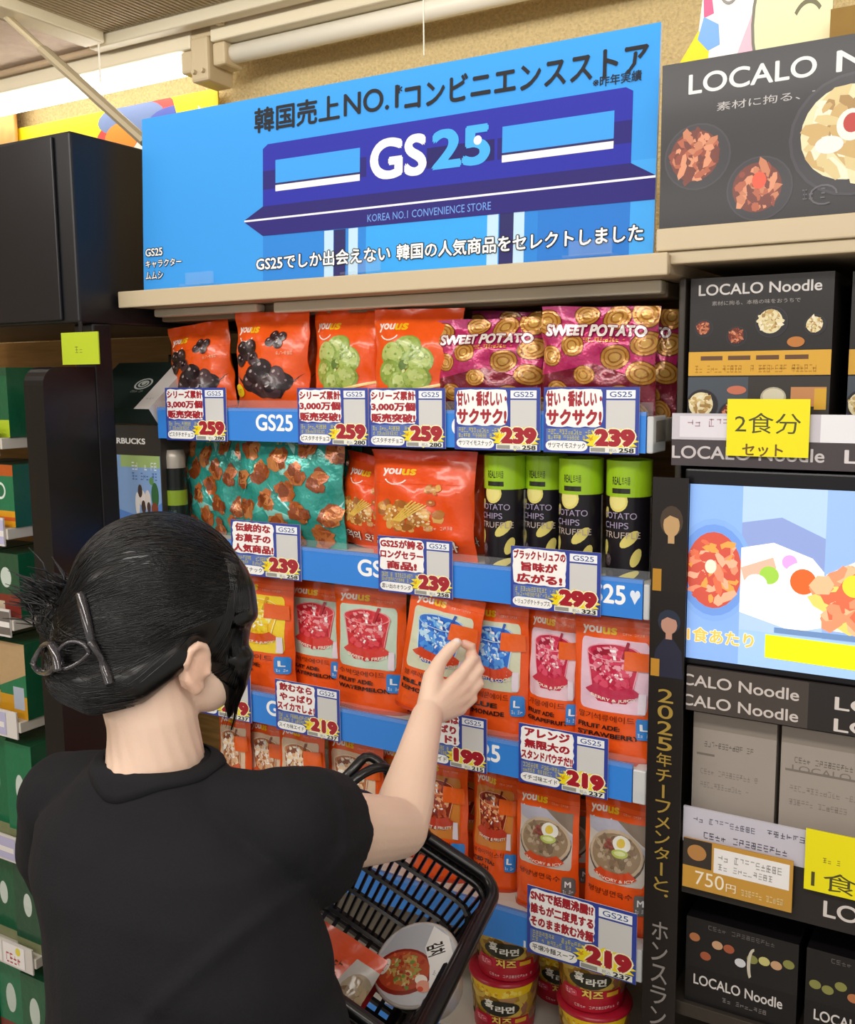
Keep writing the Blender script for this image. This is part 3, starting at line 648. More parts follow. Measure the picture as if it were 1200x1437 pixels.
def pack_kind(k):
    if k in ORIG: return ORIG[k]
    RD = ['d8303a', 'e8505a', 'b81e2c', 'f4a0a4', 'c82838', 'ee6a70']; BL = ['2f74d8', '4f98ee', '1f52b0', 'c0e2fa', '6ab4f4', '2a60c4', '8cc8f6']; PK = ['c8244a', 'e0506e', 'a01836', 'f2a8b8', 'd83a5c', 'e87890']
    YL = ['f0c010', 'f6d830', 'd8a008', 'fbf0a0', 'f4cc1c', 'e8b410']; TE = ['8e2a18', 'b8482a', '6e1c12', 'f0b080', 'c8602e', 'a83422']; CF = ['c07848', 'e0b088', '8a4a28', 'f8ead8', 'f4d4a8', 'fbf4e4']
    d = {
     'choco': lambda: (choco(), .13, .155, .030, 'bag', FILM, OR), 'pist': lambda: (pist(), .13, .155, .031, 'bag', FILM, OR), 'nut': lambda: (nut(), .14, .175, .031, 'bag', FILM, OR),
     'sweet': lambda: (sweet(), .16, .15, .027, 'bag', FOIL, 'a5305c'), 'teal': lambda: (teal(), .16, .15, .022, 'bag', FOIL, '2a8a7e'),
     'mango': lambda: (fruit('f4d428', YL, 'd8541c', 'SWEET & JUICY', '망고에이드', 'FRUIT ADE:', 'MANGO'), .10, .195, .022, 'pouch', FILM, OR),
     'melon': lambda: (fruit('c9dcc8', RD, 'd83a30', 'SWEET & FRESH', '수박맛에이드', 'FRUIT ADE:', 'WATERMELON', orange=False), .10, .195, .022, 'pouch', FILM, OR),
     'blue': lambda: (fruit('d8dcc0', BL, 'd84a28', 'TASTY & COOL', '블루레몬에이드', 'BLUE', 'LEMONADE'), .10, .195, .022, 'pouch', FILM, OR),
     'plum': lambda: (fruit('e6c8d4', PK, 'c83048', 'SOUR & JUICY', '자몽에이드', 'FRUIT ADE:', 'GRAPEFRUIT'), .10, .195, .022, 'pouch', FILM, OR),
     'berry': lambda: (fruit('ecc8da', PK, 'c02c50', 'BERRY & JUICY', '딸기석류에이드', 'FRUIT ADE:', 'STRAWBERRY'), .10, .195, .022, 'pouch', FILM, OR),
     'cold': lambda: (fruit('', [], 'd84a1e', 'SAVORY & ICY', '평양냉면육수', None, None, 'M', '6a6a68', style='bowl'), .10, .195, .022, 'pouch', FILM, OR),
     'tea': lambda: (fruit('d8863a', TE, 'c4402a', 'SWEET & FRUITY', '복숭아아이스티', 'ICED TEA:', 'PEACH'), .10, .195, .022, 'pouch', FILM, OR),
     'latte': lambda: (fruit('e8c8a8', CF, 'd0582a', 'SWEET & SOFT', '헤이즐넛커피', 'COFFEE:', 'HAZELNUT'), .10, .195, .022, 'pouch', FILM, OR)}
    a, W, H, T, kd, m, bc = d[k](); sdn = len(ORIG)+1
    if m is FOIL: FOILS.add(sdn)
    me = pack_mesh(k, a, W, H, T, kd, sdn, bc, *((20, 20) if m is FOIL else (16, 20))); me.materials.append(m)
    ORIG[k] = (me, W, H, T); return ORIG[k]
NAMES = {'bag': ('snack_bag', 'snack bag'), 'pouch': ('drink_pouch', 'drink pouch')}
def pack(k, L, Rr, top, row, Y, lab, group, roll=0, rz=0, pitch=0, z0=None, h=None):
    me, W, H, T = pack_kind(k); zb = RZ[row]+.0455 if z0 is None else z0
    ym = Y-T*.7; zt = z_at(x_at((L+Rr)/2, ym, zb+.12), ym, top) if h is None else zb+h
    zm = (zb+zt)/2; x0, x1 = x_at(L, Y-.004, zm), x_at(Rr, Y-.004, zm)
    nm, ct = NAMES['bag' if k in ('choco', 'pist', 'nut', 'sweet', 'teal') else 'pouch']
    if k == 'cold': nm, ct = 'soup_pouch', 'soup pouch'
    o = bpy.data.objects.new(nm, me); COL.objects.link(o)
    o.location = ((x0+x1)/2, Y, zb); sx = (x1-x0)/W/max(.9, math.cos(rz)); sz = (zt-zb)/H
    o.scale = (sx, 1.0, sz)
    o.rotation_euler = (math.radians(pitch), math.radians(roll), math.radians(rz))
    tag(o, lab, ct, group); return o
G1 = 'snack bags on the top shelf'
pack('choco', 246, 331, 452, 0, .075, 'orange chocolate snack bag at the left end of the top shelf, leaning left', G1, -6)
pack('choco', 330, 433, 436, 0, .045, 'orange snack bag of dark chocolate pieces, right-hand and taller of the two chocolate bags', G1, 1)
pack('choco', 378, 446, 424, 0, .125, 'orange snack bag half hidden behind the taller chocolate bag', G1, 6)
pack('pist', 440, 541, 432, 0, .060, 'orange snack bag with a pale green puff, left of the two green-puff bags', G1, 1)
pack('pist', 531, 640, 432, 0, .042, 'orange snack bag with a pale green puff, beside the sweet potato bags', G1, 1, 4)
pack('sweet', 622, 757, 446, 0, .040, 'magenta sweet potato snack bag, left one in the front row', G1, 0, 2)
pack('sweet', 660, 792, 436, 0, .105, 'magenta sweet potato snack bag in shade behind the left one', G1, 3, -4)
pack('sweet', 768, 912, 429, 0, .036, 'shiny magenta sweet potato snack bag, right one in the front row', G1, 2, 5, 4)
pack('sweet', 828, 946, 434, 0, .095, 'magenta sweet potato snack bag at the right end, behind the shiny one', G1, 2, -2)
G2 = 'snack bags on the second shelf'
pack('teal', 260, 350, 600, 1, .085, 'crinkled teal snack bag with brown crackers, left one', G2, 0)
pack('teal', 345, 474, 600, 1, .050, 'crinkled teal snack bag with brown crackers, right one in front', G2, 0, 3)
pack('teal', 400, 500, 610, 1, .125, 'teal snack bag in shade behind the right teal bag', G2, 4)
pack('nut', 473, 560, 640, 1, .085, 'orange nut snack bag leaning behind the larger nut bag', G2, 8)
pack('nut', 530, 659, 634, 1, .045, 'large orange nut snack bag with clustered tan nuts in front', G2, 0, 2)
pack('nut', 600, 690, 640, 1, .120, 'nut snack bag in shade between the large nut bag and the chip cans', G2, 0)
G3 = 'drink pouches on the third shelf'
pack('mango', 318, 412, 812, 2, .045, 'yellow mango drink pouch right of the hair', G3, 0)
pack('melon', 408, 487, 820, 2, .075, 'red watermelon drink pouch, left one standing a little behind', G3, 0, -3)
pack('melon', 476, 564, 826, 2, .045, 'red watermelon drink pouch, right one in front', G3, 0, 2)
hp = pack('blue', 558, 651, 840, 2, .006, 'blue lemonade drink pouch being pulled out by the hand, tilted', G3, 9, 6, 0, 1.083, .195)
pack('blue', 652, 741, 846, 2, .040, 'blue lemonade drink pouch standing right of the hand', G3, 0)
pack('blue', 606, 690, 842, 2, .105, 'blue lemonade drink pouch at the back behind the held one', G3, 0)
pack('plum', 737, 816, 858, 2, .050, 'pink grapefruit drink pouch left of the strawberry pouch', G3, 1)
pack('berry', 812, 917, 870, 2, .035, 'pink strawberry drink pouch at the right end of its shelf', G3, 0, 2)
pack('plum', 742, 830, 850, 2, .115, 'grapefruit drink pouch behind, between the two pink pouches', G3, 3)
G4 = 'pouches on the fourth shelf'
pack('latte', 308, 352, 1000, 3, .055, 'pale coffee pouch nearest the face on the fourth shelf', G4, 0)
pack('latte', 350, 404, 1012, 3, .075, 'pale coffee pouch, second from the face, in shade', G4, 0)
pack('latte', 392, 456, 1018, 3, .050, 'bright pale coffee pouch above the shoulder', G4, 0)
pack('latte', 460, 538, 1036, 3, .075, 'pale coffee pouch behind the basket handles', G4, 0)
pack('tea', 534, 590, 1050, 3, .095, 'iced tea pouch mostly hidden behind the forearm', G4, 0)
pack('tea', 578, 656, 1066, 3, .055, 'orange iced tea pouch right of the elbow', G4, 0)
pack('tea', 662, 727, 1085, 3, .070, 'orange iced tea pouch with a blue L badge beside the soup pouches', G4, 1)
pack('tea', 600, 690, 1078, 3, .13, 'iced tea pouch in the dark behind the two front ones', G4, 0)
pack('cold', 724, 812, 1112, 3, .045, 'cold noodle soup pouch, left of the two in front', G4, 0)
pack('cold', 752, 836, 1122, 3, .105, 'cold noodle soup pouch behind, between the two front ones', G4, 0)
pack('cold', 820, 915, 1126, 3, .040, 'cold noodle soup pouch at the right end of its shelf', G4, 0)

# ------------------------------------------------------------------ chip cans
def cyl_S(r0, r1, h, a0, a1):
    def S(u, v):
        t = a0+(a1-a0)*u; r = r0+(r1-r0)*v; n = Vector((math.sin(t), -math.cos(t), 0)); return Vector((r*n.x, r*n.y, v*h)), n
    return S
def can_art():
    a = Art(.62, '17131a'); c = 'dccf72'
    a.rect(.86, 0, .10, .98, 'c9c6c2').scribble(.87, .1, .08, .7, 4, '8a8a8a', 3)
    X = lambda x: .29+x*.40
    a.ell(X(.42), .95, .11, .13, 'e2d574', 18).ell(X(.42), .95, .09, .1, 'eadf8a', 16)
    a.ell(X(.75), .50, .11, .07, c, 14, .5).ell(X(.02), .80, .05, .06, c, 12, .8).ell(X(.0), .38, .05, .10, c, 12, -.5).ell(X(.92), .28, .08, .075, c, 14, .9).ell(X(.70), .05, .13, .05, c, 14, .3).ell(.1, .5, .06, .09, c).ell(.15, .2, .07, .08, c)
    a.ell(X(.15), .24, .045, .075, '5a4c52', 12).blobs(X(.15), .24, .04, .06, 16, .01, ['74666a', '463a40'], 4).ell(X(.25), .08, .04, .04, '4a3e44', 10)
    for k, (t, wd) in enumerate((('POTATO', .36), ('CHIPS', .28), ('TRUFFLE', .40))): a.text(t, X(.02), .74-.115*k, wd, .075, 'a79bb8' if k < 2 else 'b9a9a0', .0)
    return a
can_me = can_art().mesh('can_body', cyl_S(.031, .031, .118, -2.2, 2.2), 40, 1, 1e-4)
can_me.materials.append(GLOSSY)
la = Art(.15, '9ac41c'); la.text('REAL', .40, .34, .10, .22, '23281a', .02).text('트러플', .505, .34, .085, .22, '23281a', .0).rect(.40, .10, .19, .14, '23281a')
lid_me = la.mesh('lid', cyl_S(.0318, .0318, .050, -2.2, 2.2), 40, 1, 1e-4); lid_me.materials.append(print_mat('lime_cap', .3, .3))
bk = MB(); bk.lathe([(.0302, .001), (.0308, .117)], 40); bkm = bk.build('can_core', mat('can_dark', '17131a', .3)).data
lk = MB(); lk.lathe([(.0310, .0), (.0316, .0495), (.028, .0505), (.027, .0475)], 40); lkm = lk.build('lid_core', mat('lime_plastic', '9ac41c', .3)).data
for nm_ in ('can_core', 'lid_core'): bpy.data.objects.remove(bpy.data.objects[nm_])
def can(px, Y, lab):
    z = RZ[1]+.0455; x = x_at(px, Y, z+.06)
    t = empty('chip_can', (x, Y, z), -.02); tag(t, lab, 'can', 'chip cans on the second shelf')
    for me, zz, nm in ((can_me, 0, 'can_body'), (lid_me, .118, 'lid')):
        o = bpy.data.objects.new(nm, me); COL.objects.link(o); o.parent = t; o.location = (0, 0, zz)
    for me, zz, nm, i in ((bkm, 0, 'inner_tube', 0), (lkm, .118, 'lid_rim', 1)):
        o = bpy.data.objects.new(nm, me); COL.objects.link(o); o.parent = t; o.location = (0, 0, zz)
can(709, .060, 'black chip can with lime cap, leftmost beside the nut bag')
can(766, .085, 'black chip can with lime cap, set back between two others')
can(815, .050, 'black chip can with lime cap behind the 299 price tag')
can(882, .050, 'black chip can with lime cap at the right end of its shelf')

# ------------------------------------------------------------------ cup noodles on the lowest shelf
def cup_art():
    a = Art(.36, 'b98f2c'); R = random.Random(3)
    a.blobs(.5, .6, .5, .5, 140, .035, ['c9a23a', 'a87a24', 'd8b650', '8e6820', 'b88a5a', 'a06a50'], 41, 6, 2.2, True)
    a.poly([(.30, 1), (.72, 1), (.70, .84), (.5, .78), (.34, .86)], 'f0c81c').blobs(.5, .88, .16, .06, 24, .012, ['f8e060', 'e0a010'], 42)
    a.rect(0, 0, 1, .24, 'b5162c').poly([(.28, .24), (.72, .24), (.70, .40), (.32, .42)], 'c01c34')
    a.ell(.5, .58, .13, .15, '2c2a1c', 20); a.text('훅', .405, .54, .06, .2, 'f6f2e6', .05).text('라면', .475, .50, .12, .14, 'f6f2e6', .05)
    a.text('치즈', .45, .26, .13, .16, 'f0d060', .05, '8a1020', .05).rrect(.33, .25, .09, .13, .03, 'd8485c').scribble(.34, .27, .07, .09, 4, 'f6d8d8', 4).rect(.60, .3, .08, .08, 'e8b030').scribble(.4, .08, .3, .05, 16, 'f0c8cc', 5)
    return a
cup_me = cup_art().mesh('bowl', cyl_S(.046, .0555, .092, -2.4, 2.4), 44, 1, 1e-4); cup_me.materials.append(GLOSSY)
kb = MB(); kb.lathe([(.044, 0), (.0455, .001), (.0548, .092), (.050, .092)], 44); cupc = kb.build('x', mat('cup_red', 'a8182c', .4)).data; bpy.data.objects.remove(bpy.data.objects['x'])
kb = MB(); kb.lathe([(.001, .100), (.050, .0985), (.0575, .097), (.059, .093), (.057, .090)], 44); lidc = kb.build('x', mat('lid_red', 'b01a30', .3, coat=.4)).data; bpy.data.objects.remove(bpy.data.objects['x'])
for m_ in (cupc, lidc): m_.polygons.foreach_set('use_smooth', [True]*len(m_.polygons))
def cup(px, Y, zb, lab, rz=.3):
    x = x_at(px, Y, zb+.06); t = empty('cup_noodles', (x, Y, zb), rz); tag(t, lab, 'cup noodles', 'cup noodles on the lowest shelf')
    for me, nm in ((cup_me, 'label_wrap'), (cupc, 'bowl'), (lidc, 'lid')):
        o = bpy.data.objects.new(nm, me); COL.objects.link(o); o.parent = t
zc = RZ[4]+.0455
cup(708, .075, zc, 'yellow and red cup noodle bowl at the bottom of the stack beside the basket')
cup(714, .075, zc+.1005, 'yellow and red cup noodle bowl on top of the stack beside the basket')
cup(832, .068, zc+.1005, 'yellow and red cup noodle bowl with red lid below the cold noodle price tag')
cup(834, .068, zc, 'yellow cup noodle bowl under the one with the red lid')
cup(790, .20, zc, 'yellow cup noodle bowl at the back between the two stacks')
# ------------------------------------------------------------------ boxes left of the blue rails
BOARDW = mat('white_shelf', 'cfc8bb', .4)
t = empty('side_shelf', (0, 0, 1.262)); tag(t, 'narrow dark shelf carrying the coffee gift boxes beside the blue rails', 'shelf')
b = MB(); b.box(-.105, -.0115, .004, .40, 0, .018, .002); b.build('board', mat('dark_upright', '3a332c', .4), t)
b = MB(); b.box(-.1, -.09, .3, .41, -.03, -.0005); b.build('bracket', mat('dark_upright', '3a332c', .4), t)
b = MB(); b.box(-.025, -.015, .3, .41, -.03, -.0005); b.build('bracket', mat('dark_upright', '3a332c', .4), t); rebase(t, -.01, .004, 1.262)
zs = 1.28
gx1 = -.006; gx0 = -.195; gh = 1.522-zs
a = Art(gh/(gx1-gx0), '3b3733')
def GX(px): return (x_at(px, 0, 1.45)-gx0)/(gx1-gx0)
a.text('STARBUCKS', GX(203)-.58, .855, .58, .045, 'f4f2ee', .05)
a.rect(0, 0, .985, .77, '8fb2e4').rect(.45, .68, .53, .09, 'a9c47a').poly([(.4, 0), (.985, 0), (.985, .42), (.7, .3), (.4, .35)], '5f8fdc')
a.scribble(.60, .66, .34, .06, 8, 'f2f6fa', 12).scribble(.60, .585, .34, .055, 9, '4a6cae', 3)
a.ell(.72, .45, .05, .06, 'f0e6e2').ell(.70, .50, .03, .05, '4a3a36').ell(.74, .38, .03, .05, '4a3a36').ell(.80, .43, .04, .08, 'e6dcd8').ell(.81, .38, .025, .04, '503c38').ell(.90, .47, .05, .1, '3f6e44').ell(.89, .37, .045, .05, '8a4a34').ell(.66, .40, .03, .09, 'f4f0ee').ell(.86, .58, .03, .03, '6a9a5c')
a.scribble(.60, .19, .28, .04, 10, 'e8f0fa', 8).text('¥10,000', .58, .10, .30, .06, '24365c', .0).rect(.58, .03, .40, .04, 'd6e4f6')
o = art_board('gift_box', a, gx0, gx1, .004, .15, zs, zs+gh, GLOSSY, '3b3733'); tag(o, 'dark upright coffee gift box with a pale blue picture panel beside the blue rails', 'box')
# slanting lid box leaning on it
t = empty('gift_box', (-.10, .0, zs+gh+.002)); t.rotation_euler = (math.radians(37), 0, 0); tag(t, 'flat black gift box with a white band, slanting on top of the upright coffee box', 'box')
a = Art(.9, '1f2a26'); a.rect(.80, 0, .2, 1, 'd9d4d0').scribble(.84, .2, .1, .03, 6, '8a8a88', 2)
for k in range(4): a.ell(.63, .52, .11-.022*k, .12-.024*k, 'b8bdb8' if k % 2 == 0 else '1f2a26', 18, step=.5)
a.ell(.63, .54, .03, .05, 'b8bdb8', 8).scribble(.55, .34, .16, .04, 7, 'a8ada8', 5)
me = a.mesh('lid', flat((-.095, 0, .035), (.19, 0, 0), (0, .14, 0), (0, 0, 1)), 0, 0, 1e-4, ([(-.095, 0, 0), (.095, 0, 0), (.095, .14, 0), (-.095, .14, 0), (-.095, 0, .035), (.095, 0, .035), (.095, .14, .035), (-.095, .14, .035)], [[3, 2, 1, 0], [0, 1, 5, 4], [1, 2, 6, 5], [2, 3, 7, 6], [3, 0, 4, 7]], ['1f2a26', '1f2a26', 'd9d4d0', '1f2a26', '1f2a26']))
link('box_body', me, GLOSSY, t)
b = MB(); b.box(-.215, -.05, .24, .34, zs, 1.655, .003); tag(b.build('gift_box', mat('black_box', '161a18', .35)), 'tall black box standing at the back against the wood panel', 'box')
# dark tumbler pack on the second shelf
a = Art(.6, '12201b'); a.rect(0, .46, 1, .22, '86a02a').rect(0, .72, 1, .28, '0e1310').scribble(.5, .25, .16, .06, 5, '6f8a80', 2).scribble(.5, .34, .16, .05, 6, '54706a', 4)
me = a.mesh('pack', cyl_S(.0205, .0205, .125, -2.4, 2.4), 36, 1); me.materials.append(GLOSSY)
t = empty('coffee_canister', (x_at(247, .036, 1.40), .036, RZ[1]+.0455)); tag(t, 'slim dark green canister with a lime band left of the teal bags', 'canister')
o = bpy.data.objects.new('canister_wrap', me); COL.objects.link(o); o.parent = t
b = MB(); b.lathe([(.020, .0005), (.020, .1248)], 30); b.build('canister_body', mat('can_dark', '17131a', .3), t, True)
b = MB(); b.lathe([(.019, .1252), (.0195, .145), (.017, .158), (.0, .158)], 30, cap=False); b.build('cap', mat('steel_cap', 'b0a89c', .35, .3), t, True)

# ------------------------------------------------------------------ black cabinet and left shelving
t = empty('cabinet_header', (0, 0, 0)); tag(t, 'big black box-shaped cabinet header at the upper left', 'cabinet')
BLK = mat('black_panel', '17161a', .38, noise_amt=.1, scale=5)
b = MB(); b.box(-.95, -.055, -.12, .36, 1.70, 2.012, .004); b.build('body', BLK, t)
b = MB(); b.box(-.95, -.0935, -.126, -.1205, 1.705, 2.006, .002); b.build('front_panel', mat('black_gloss', '1b1a1f', .3, noise_amt=.1, scale=3), t); rebase(t, -.5, .12, 1.70)
b = MB(); b.box(-.10, -.052, -.095, -.055, 0, 1.6995, .003); tag(b.build('cabinet_post', BLK), 'black upright post under the black cabinet header', 'post')
pts = [(-.204, 0), (-.204, 1.596)]+[(-.204+.03*(1-math.cos(math.radians(q))), 1.596+.03*math.sin(math.radians(q))) for q in range(15, 91, 15)]+[(-.0965, 1.626), (-.0965, 0)]
b = MB(); b.prism(pts, 'x', -.10, -.052); b.build('end_panel', mat('black_gloss2', '141316', .28))
tag(bpy.data.objects['end_panel'], 'tall black end panel with a rounded top corner beside the left shelves', 'end panel')
e0, e1 = at(88, 512, -.15), at(137, 465, -.15)
a = Art(1, 'b4c81e'); a.scribble(.36, .36, .22, .2, 2, '8a9a1c', 3)
o = art_board('hanging_card', a, e0.x, e1.x, -.15, -.148, e0.z, e1.z, PAPER, 'b4c81e'); tag(o, 'small lime green card hanging under the black cabinet header', 'card')
b = MB(); b.box((e0.x+e1.x)/2-.004, (e0.x+e1.x)/2+.004, -.147, -.145, e0.z+.02, 1.70); b.build('hanger', BLK, o); 
lf = empty('display_rack', (0, 0, 0)); tag(lf, 'display rack with tan back panel behind the green coffee packs', 'display rack')
b = MB(); b.box(-1.3, -.365, .40, .42, 0, 1.70); b.build('back_panel', mat('tan_panel', 'a87f48', .6, noise_amt=.15, scale=9, stretch=(1, 1, 12)), lf)
LY = -.15; LZ = [at(25, p, LY).z for p in (632, 760, 888, 1030, 1205, 1352, 1515)]
cups_ = ['0e5a3a', '0a6a44', '12724c', '1a4d36']
def lpack(x, y, z, w_, h_, kind, lab, grp):
    R = random.Random(int(x*900+z*70)); a = Art(h_/w_, R.choice(cups_))
    if kind == 0: a.rect(0, .0, 1, .25, 'a9bf2a').ell(.5, .6, .22, .16, '1f3a2c').rect(0, .88, 1, .12, '174a34')
    if kind == 1: a.rect(0, .82, 1, .18, 'b4541c').rect(0, 0, 1, .26, 'd89a1c').ell(.5, .58, .2, .14, 'd6e2da').ell(.5, .58, .15, .1, '1a6a48').rect(0, .1, 1, .06, 'c4572a')
    if kind == 2: a.rect(0, 0, 1, .35, '7a2a22').ell(.5, .62, .2, .16, 'c9d6cc').rect(.1, .1, .3, .14, 'c8b8a0')
    if kind == 3: a.rect(0, 0, 1, .3, 'c9921c').poly([(0, .4), (1, .6), (1, 1), (0, 1)], 'b89a72').rect(.5, .12, .4, .3, 'a9b4c4')
    if kind == 4: a.ell(.5, .55, .16, .14, 'cfdad2').rect(0, .0, 1, .12, '8a8f68')
    o = art_board('coffee_pack', a, x, x+w_, y, y+.10, z, z+h_, FILM, '0e5a3a'); tag(o, lab, 'coffee pack', grp)
knd = [0, 1, 2, 3, 4, 4, 2]; nm = ['topmost', 'second', 'third', 'fourth', 'fifth', 'sixth', 'lowest']
dsc = ['green and lime coffee pack', 'green coffee pack with orange top', 'green and dark red coffee pack', 'tan and yellow coffee pack', 'plain green coffee pack', 'pale-based green coffee pack', 'red-based green coffee pack']
for i, z in enumerate(LZ):
    t = empty('shelf', (0, 0, z)); tag(t, '%s left-hand shelf with a white price strip beside the black end panel' % nm[i], 'shelf', 'shelves left of the black end panel')
    b = MB(); b.box(-1.2, -.245, LY+.004, .39, .0, .02, .001); b.build('board', BOARDW, t)
    W_ = .93; a = Art(.052/W_, 'd9d4cf')
    R = random.Random(i+5); x = .02
    while x < .97:
        c = R.choice(['8a827c', 'f4f0ee', 'f6f2f0', 'b9b6d6', '6e6660']); w2 = R.uniform(.05, .09)
        a.rect(x, .08, w2, .84, c)
        if c[0] == 'f': a.scribble(x+.008, .15, w2*.7, .4, 4, 'c4444a', i).ell(x+w2*.7, .7, .008, .16, 'e6d84a')
        else: a.rect(x+.006, .35, w2-.012, .2, 'e6e2de')
        x += w2+.006
    o = art_board('price_strip', a, -1.18, -.25, LY, LY+.003, -.012, .04, PAPER, 'd9d4cf', t); rebase(t, -.7, LY, z)
    h_ = (LZ[i-1]-z-.05) if i else .125
    for k in range(5):
        lpack(-.318-.085*k, LY+.02+.01*(k % 2), z+.0205, .076, min(h_, .20), knd[i], '%s, %s left-hand shelf, %s from its right end' % (dsc[i], nm[i], ['first', 'second', 'third', 'fourth', 'fifth'][k]), 'coffee packs on the %s left-hand shelf' % nm[i])

# ------------------------------------------------------------------ noodle display on the right
NX0, NX1 = .937, 1.46
nf = empty('display_rack', (0, 0, 0)); tag(nf, 'dark display rack that holds the noodle boxes and the video screen', 'display rack')
b = MB(); b.box(NX0, NX1, .40, .42, .06, 1.74); b.build('back_panel', mat('dark_back', '2a2622', .5), nf)
b = MB(); b.box(NX1-.02, NX1, .03, .395, 0, 1.74); b.build('side_panel', mat('dark_upright', '3a332c', .4), nf)
b = MB(); b.box(NX0, NX1-.021, .03, .395, 0, .07); b.build('base', mat('dark_upright', '3a332c', .4), nf)
t = empty('canopy_shelf', (0, 0, 1.74)); tag(t, 'pale top board under the black noodle board', 'shelf board')
b = MB(); b.box(.933, NX1, -.012, .45, 1.745-1.74, .045, .002); b.build('board', mat('beige_board', 'b5a184', .45), t)
b = MB(); b.box(.912, NX1, -.034, -.0125, .018, .046, .002); b.box(.925, NX1, -.028, -.0125, .002, .0178, .002); b.build('front_lip', mat('light_beige_edge', 'c9b898', .35), t)
def px_rect(L, T, Rr, B, y):
    """size of a front-facing panel at depth y from four measured edges"""
    m = at((L+Rr)/2, (T+B)/2, y); return at(L, (T+B)/2, y).x, at(Rr, (T+B)/2, y).x, z_at(m.x, y, B), z_at(m.x, y, T)
def dish(a, x, y, r, kind, asp):
    ry = r/asp
    N_ = {'red': ['8a3a24', 'b05a3a', '6e2c1c', 'c47a54', 'd8906a'], 'cream': ['d8c48a', 'c9a86a', 'e8dcb0', 'a8844a', 'efe6cc'], 'rose': ['d86a4a', 'e88a6a', 'c45040', 'f0a888', 'e89a4a']}[kind]
    if kind != 'rose': a.ell(x+.1*r, y-.05*ry, r*1.35, ry*1.3, '3a363c', 24).ell(x+.1*r, y-.05*ry, r*1.28, ry*1.24, '2b282d', 24)
    else: a.ell(x, y, r*1.4, ry*1.35, '7da4e0', 24).ell(x, y, r*1.25, ry*1.2, '6a92d6', 24)
    a.ell(x, y, r, ry, N_[2], 24).blobs(x, y, r*.85, ry*.85, 60, r*.14, N_, int(x*100), 6, 2.6)
    return a
ax0, ax1, az0, az1 = .912, 1.44, 1.787, 1.985
W_ = ax1-ax0; asp = (az1-az0)/W_
def NX(px, z=1.88, y=-.02): return (x_at(px, y, z)-ax0)/W_
a = Art(asp, '1c191d')
a.text('LOCALO', NX(965), .80, NX(1143)-NX(965), .12, 'e6e2e0', .02).text('Noodle', NX(1170), .80, .30, .12, 'e6e2e0', .02).text('素材に拘る、本格の味をおうちで楽しむ', NX(1005), .68, .62, .05, 'b9b4b2', .0)
dish(a, NX(976), .43, .058, 'red', asp); dish(a, NX(1065), .20, .055, 'red', asp); a.ell(NX(1068), .24, .016, .05, 'e05030'); dish(a, NX(1192), .46, .10, 'cream', asp); a.ell(NX(1195), .50, .03, .09, 'f4efe2').ell(NX(1196), .51, .018, .055, 'b8342c').ell(NX(1165), .4, .03, .05, 'e8e6e4'); dish(a, .80, .3, .07, 'red', asp)
a.arc(NX(1160), .12, .03, .06, .004, 0, 300, '5a565c').scribble(NX(1130), .1, .05, .06, 4, '5a565c', 3)
o = art_board('poster_board', a, ax0, ax1, -.022, -.012, az0, az1, GLOSSY, '262328'); tag(o, 'wide black poster board with bowls of noodles standing on the pale top board', 'poster board')
# upper noodle shelf: boxes, rail, cards
def nshelf(z, lab, rail=None, y0=.0):
    t = empty('shelf', (0, 0, z)); tag(t, lab, 'shelf', 'shelves of the noodle display')
    b = MB(); b.box(NX0+.003, NX1-.022, y0+.004, .39, 0, .02, .001); b.build('board', mat('dark_upright', '3a332c', .4), t)
    if rail: rail(t)
    rebase(t, 1.2, 0, z)
    return t
def rail_u(t):
    zz = t.location.z
    a = Art(.034/.52, '4a4346'); a.text('LOCALO Noodle', (x_at(945, 0, 1.5)-.93)/.51, .28, .37, .5, 'c9c2c2', .02).text('LOCALO', (x_at(1186, 0, 1.5)-.93)/.51, .28, .3, .5, 'd9d2d2', .02)
    art_board('name_rail', a, .93, 1.44, -.006, .0, -.034, -.0005, GLOSSY, '3a3438', t)
    a = Art(.036/.52, 'cdc8d0')
    a.rect(.02, .1, .22, .8, 'e6e2ea').scribble(.04, .5, .14, .3, 8, 'b89aa4', 2).rect(.50, .1, .25, .8, 'e4e2e8').rect(.36, .0, .14, 1, 'eeeef2').scribble(.6, .2, .13, .5, 6, 'b8a0a8', 4)
    art_board('clear_rail', a, .93, 1.44, -.006, .0, .0, .034, print_mat('shiny_strip', .15, .6), 'cdc8d0', t)
S1 = nshelf(1.520, 'upper noodle shelf with dark name rail above the screen', rail_u)
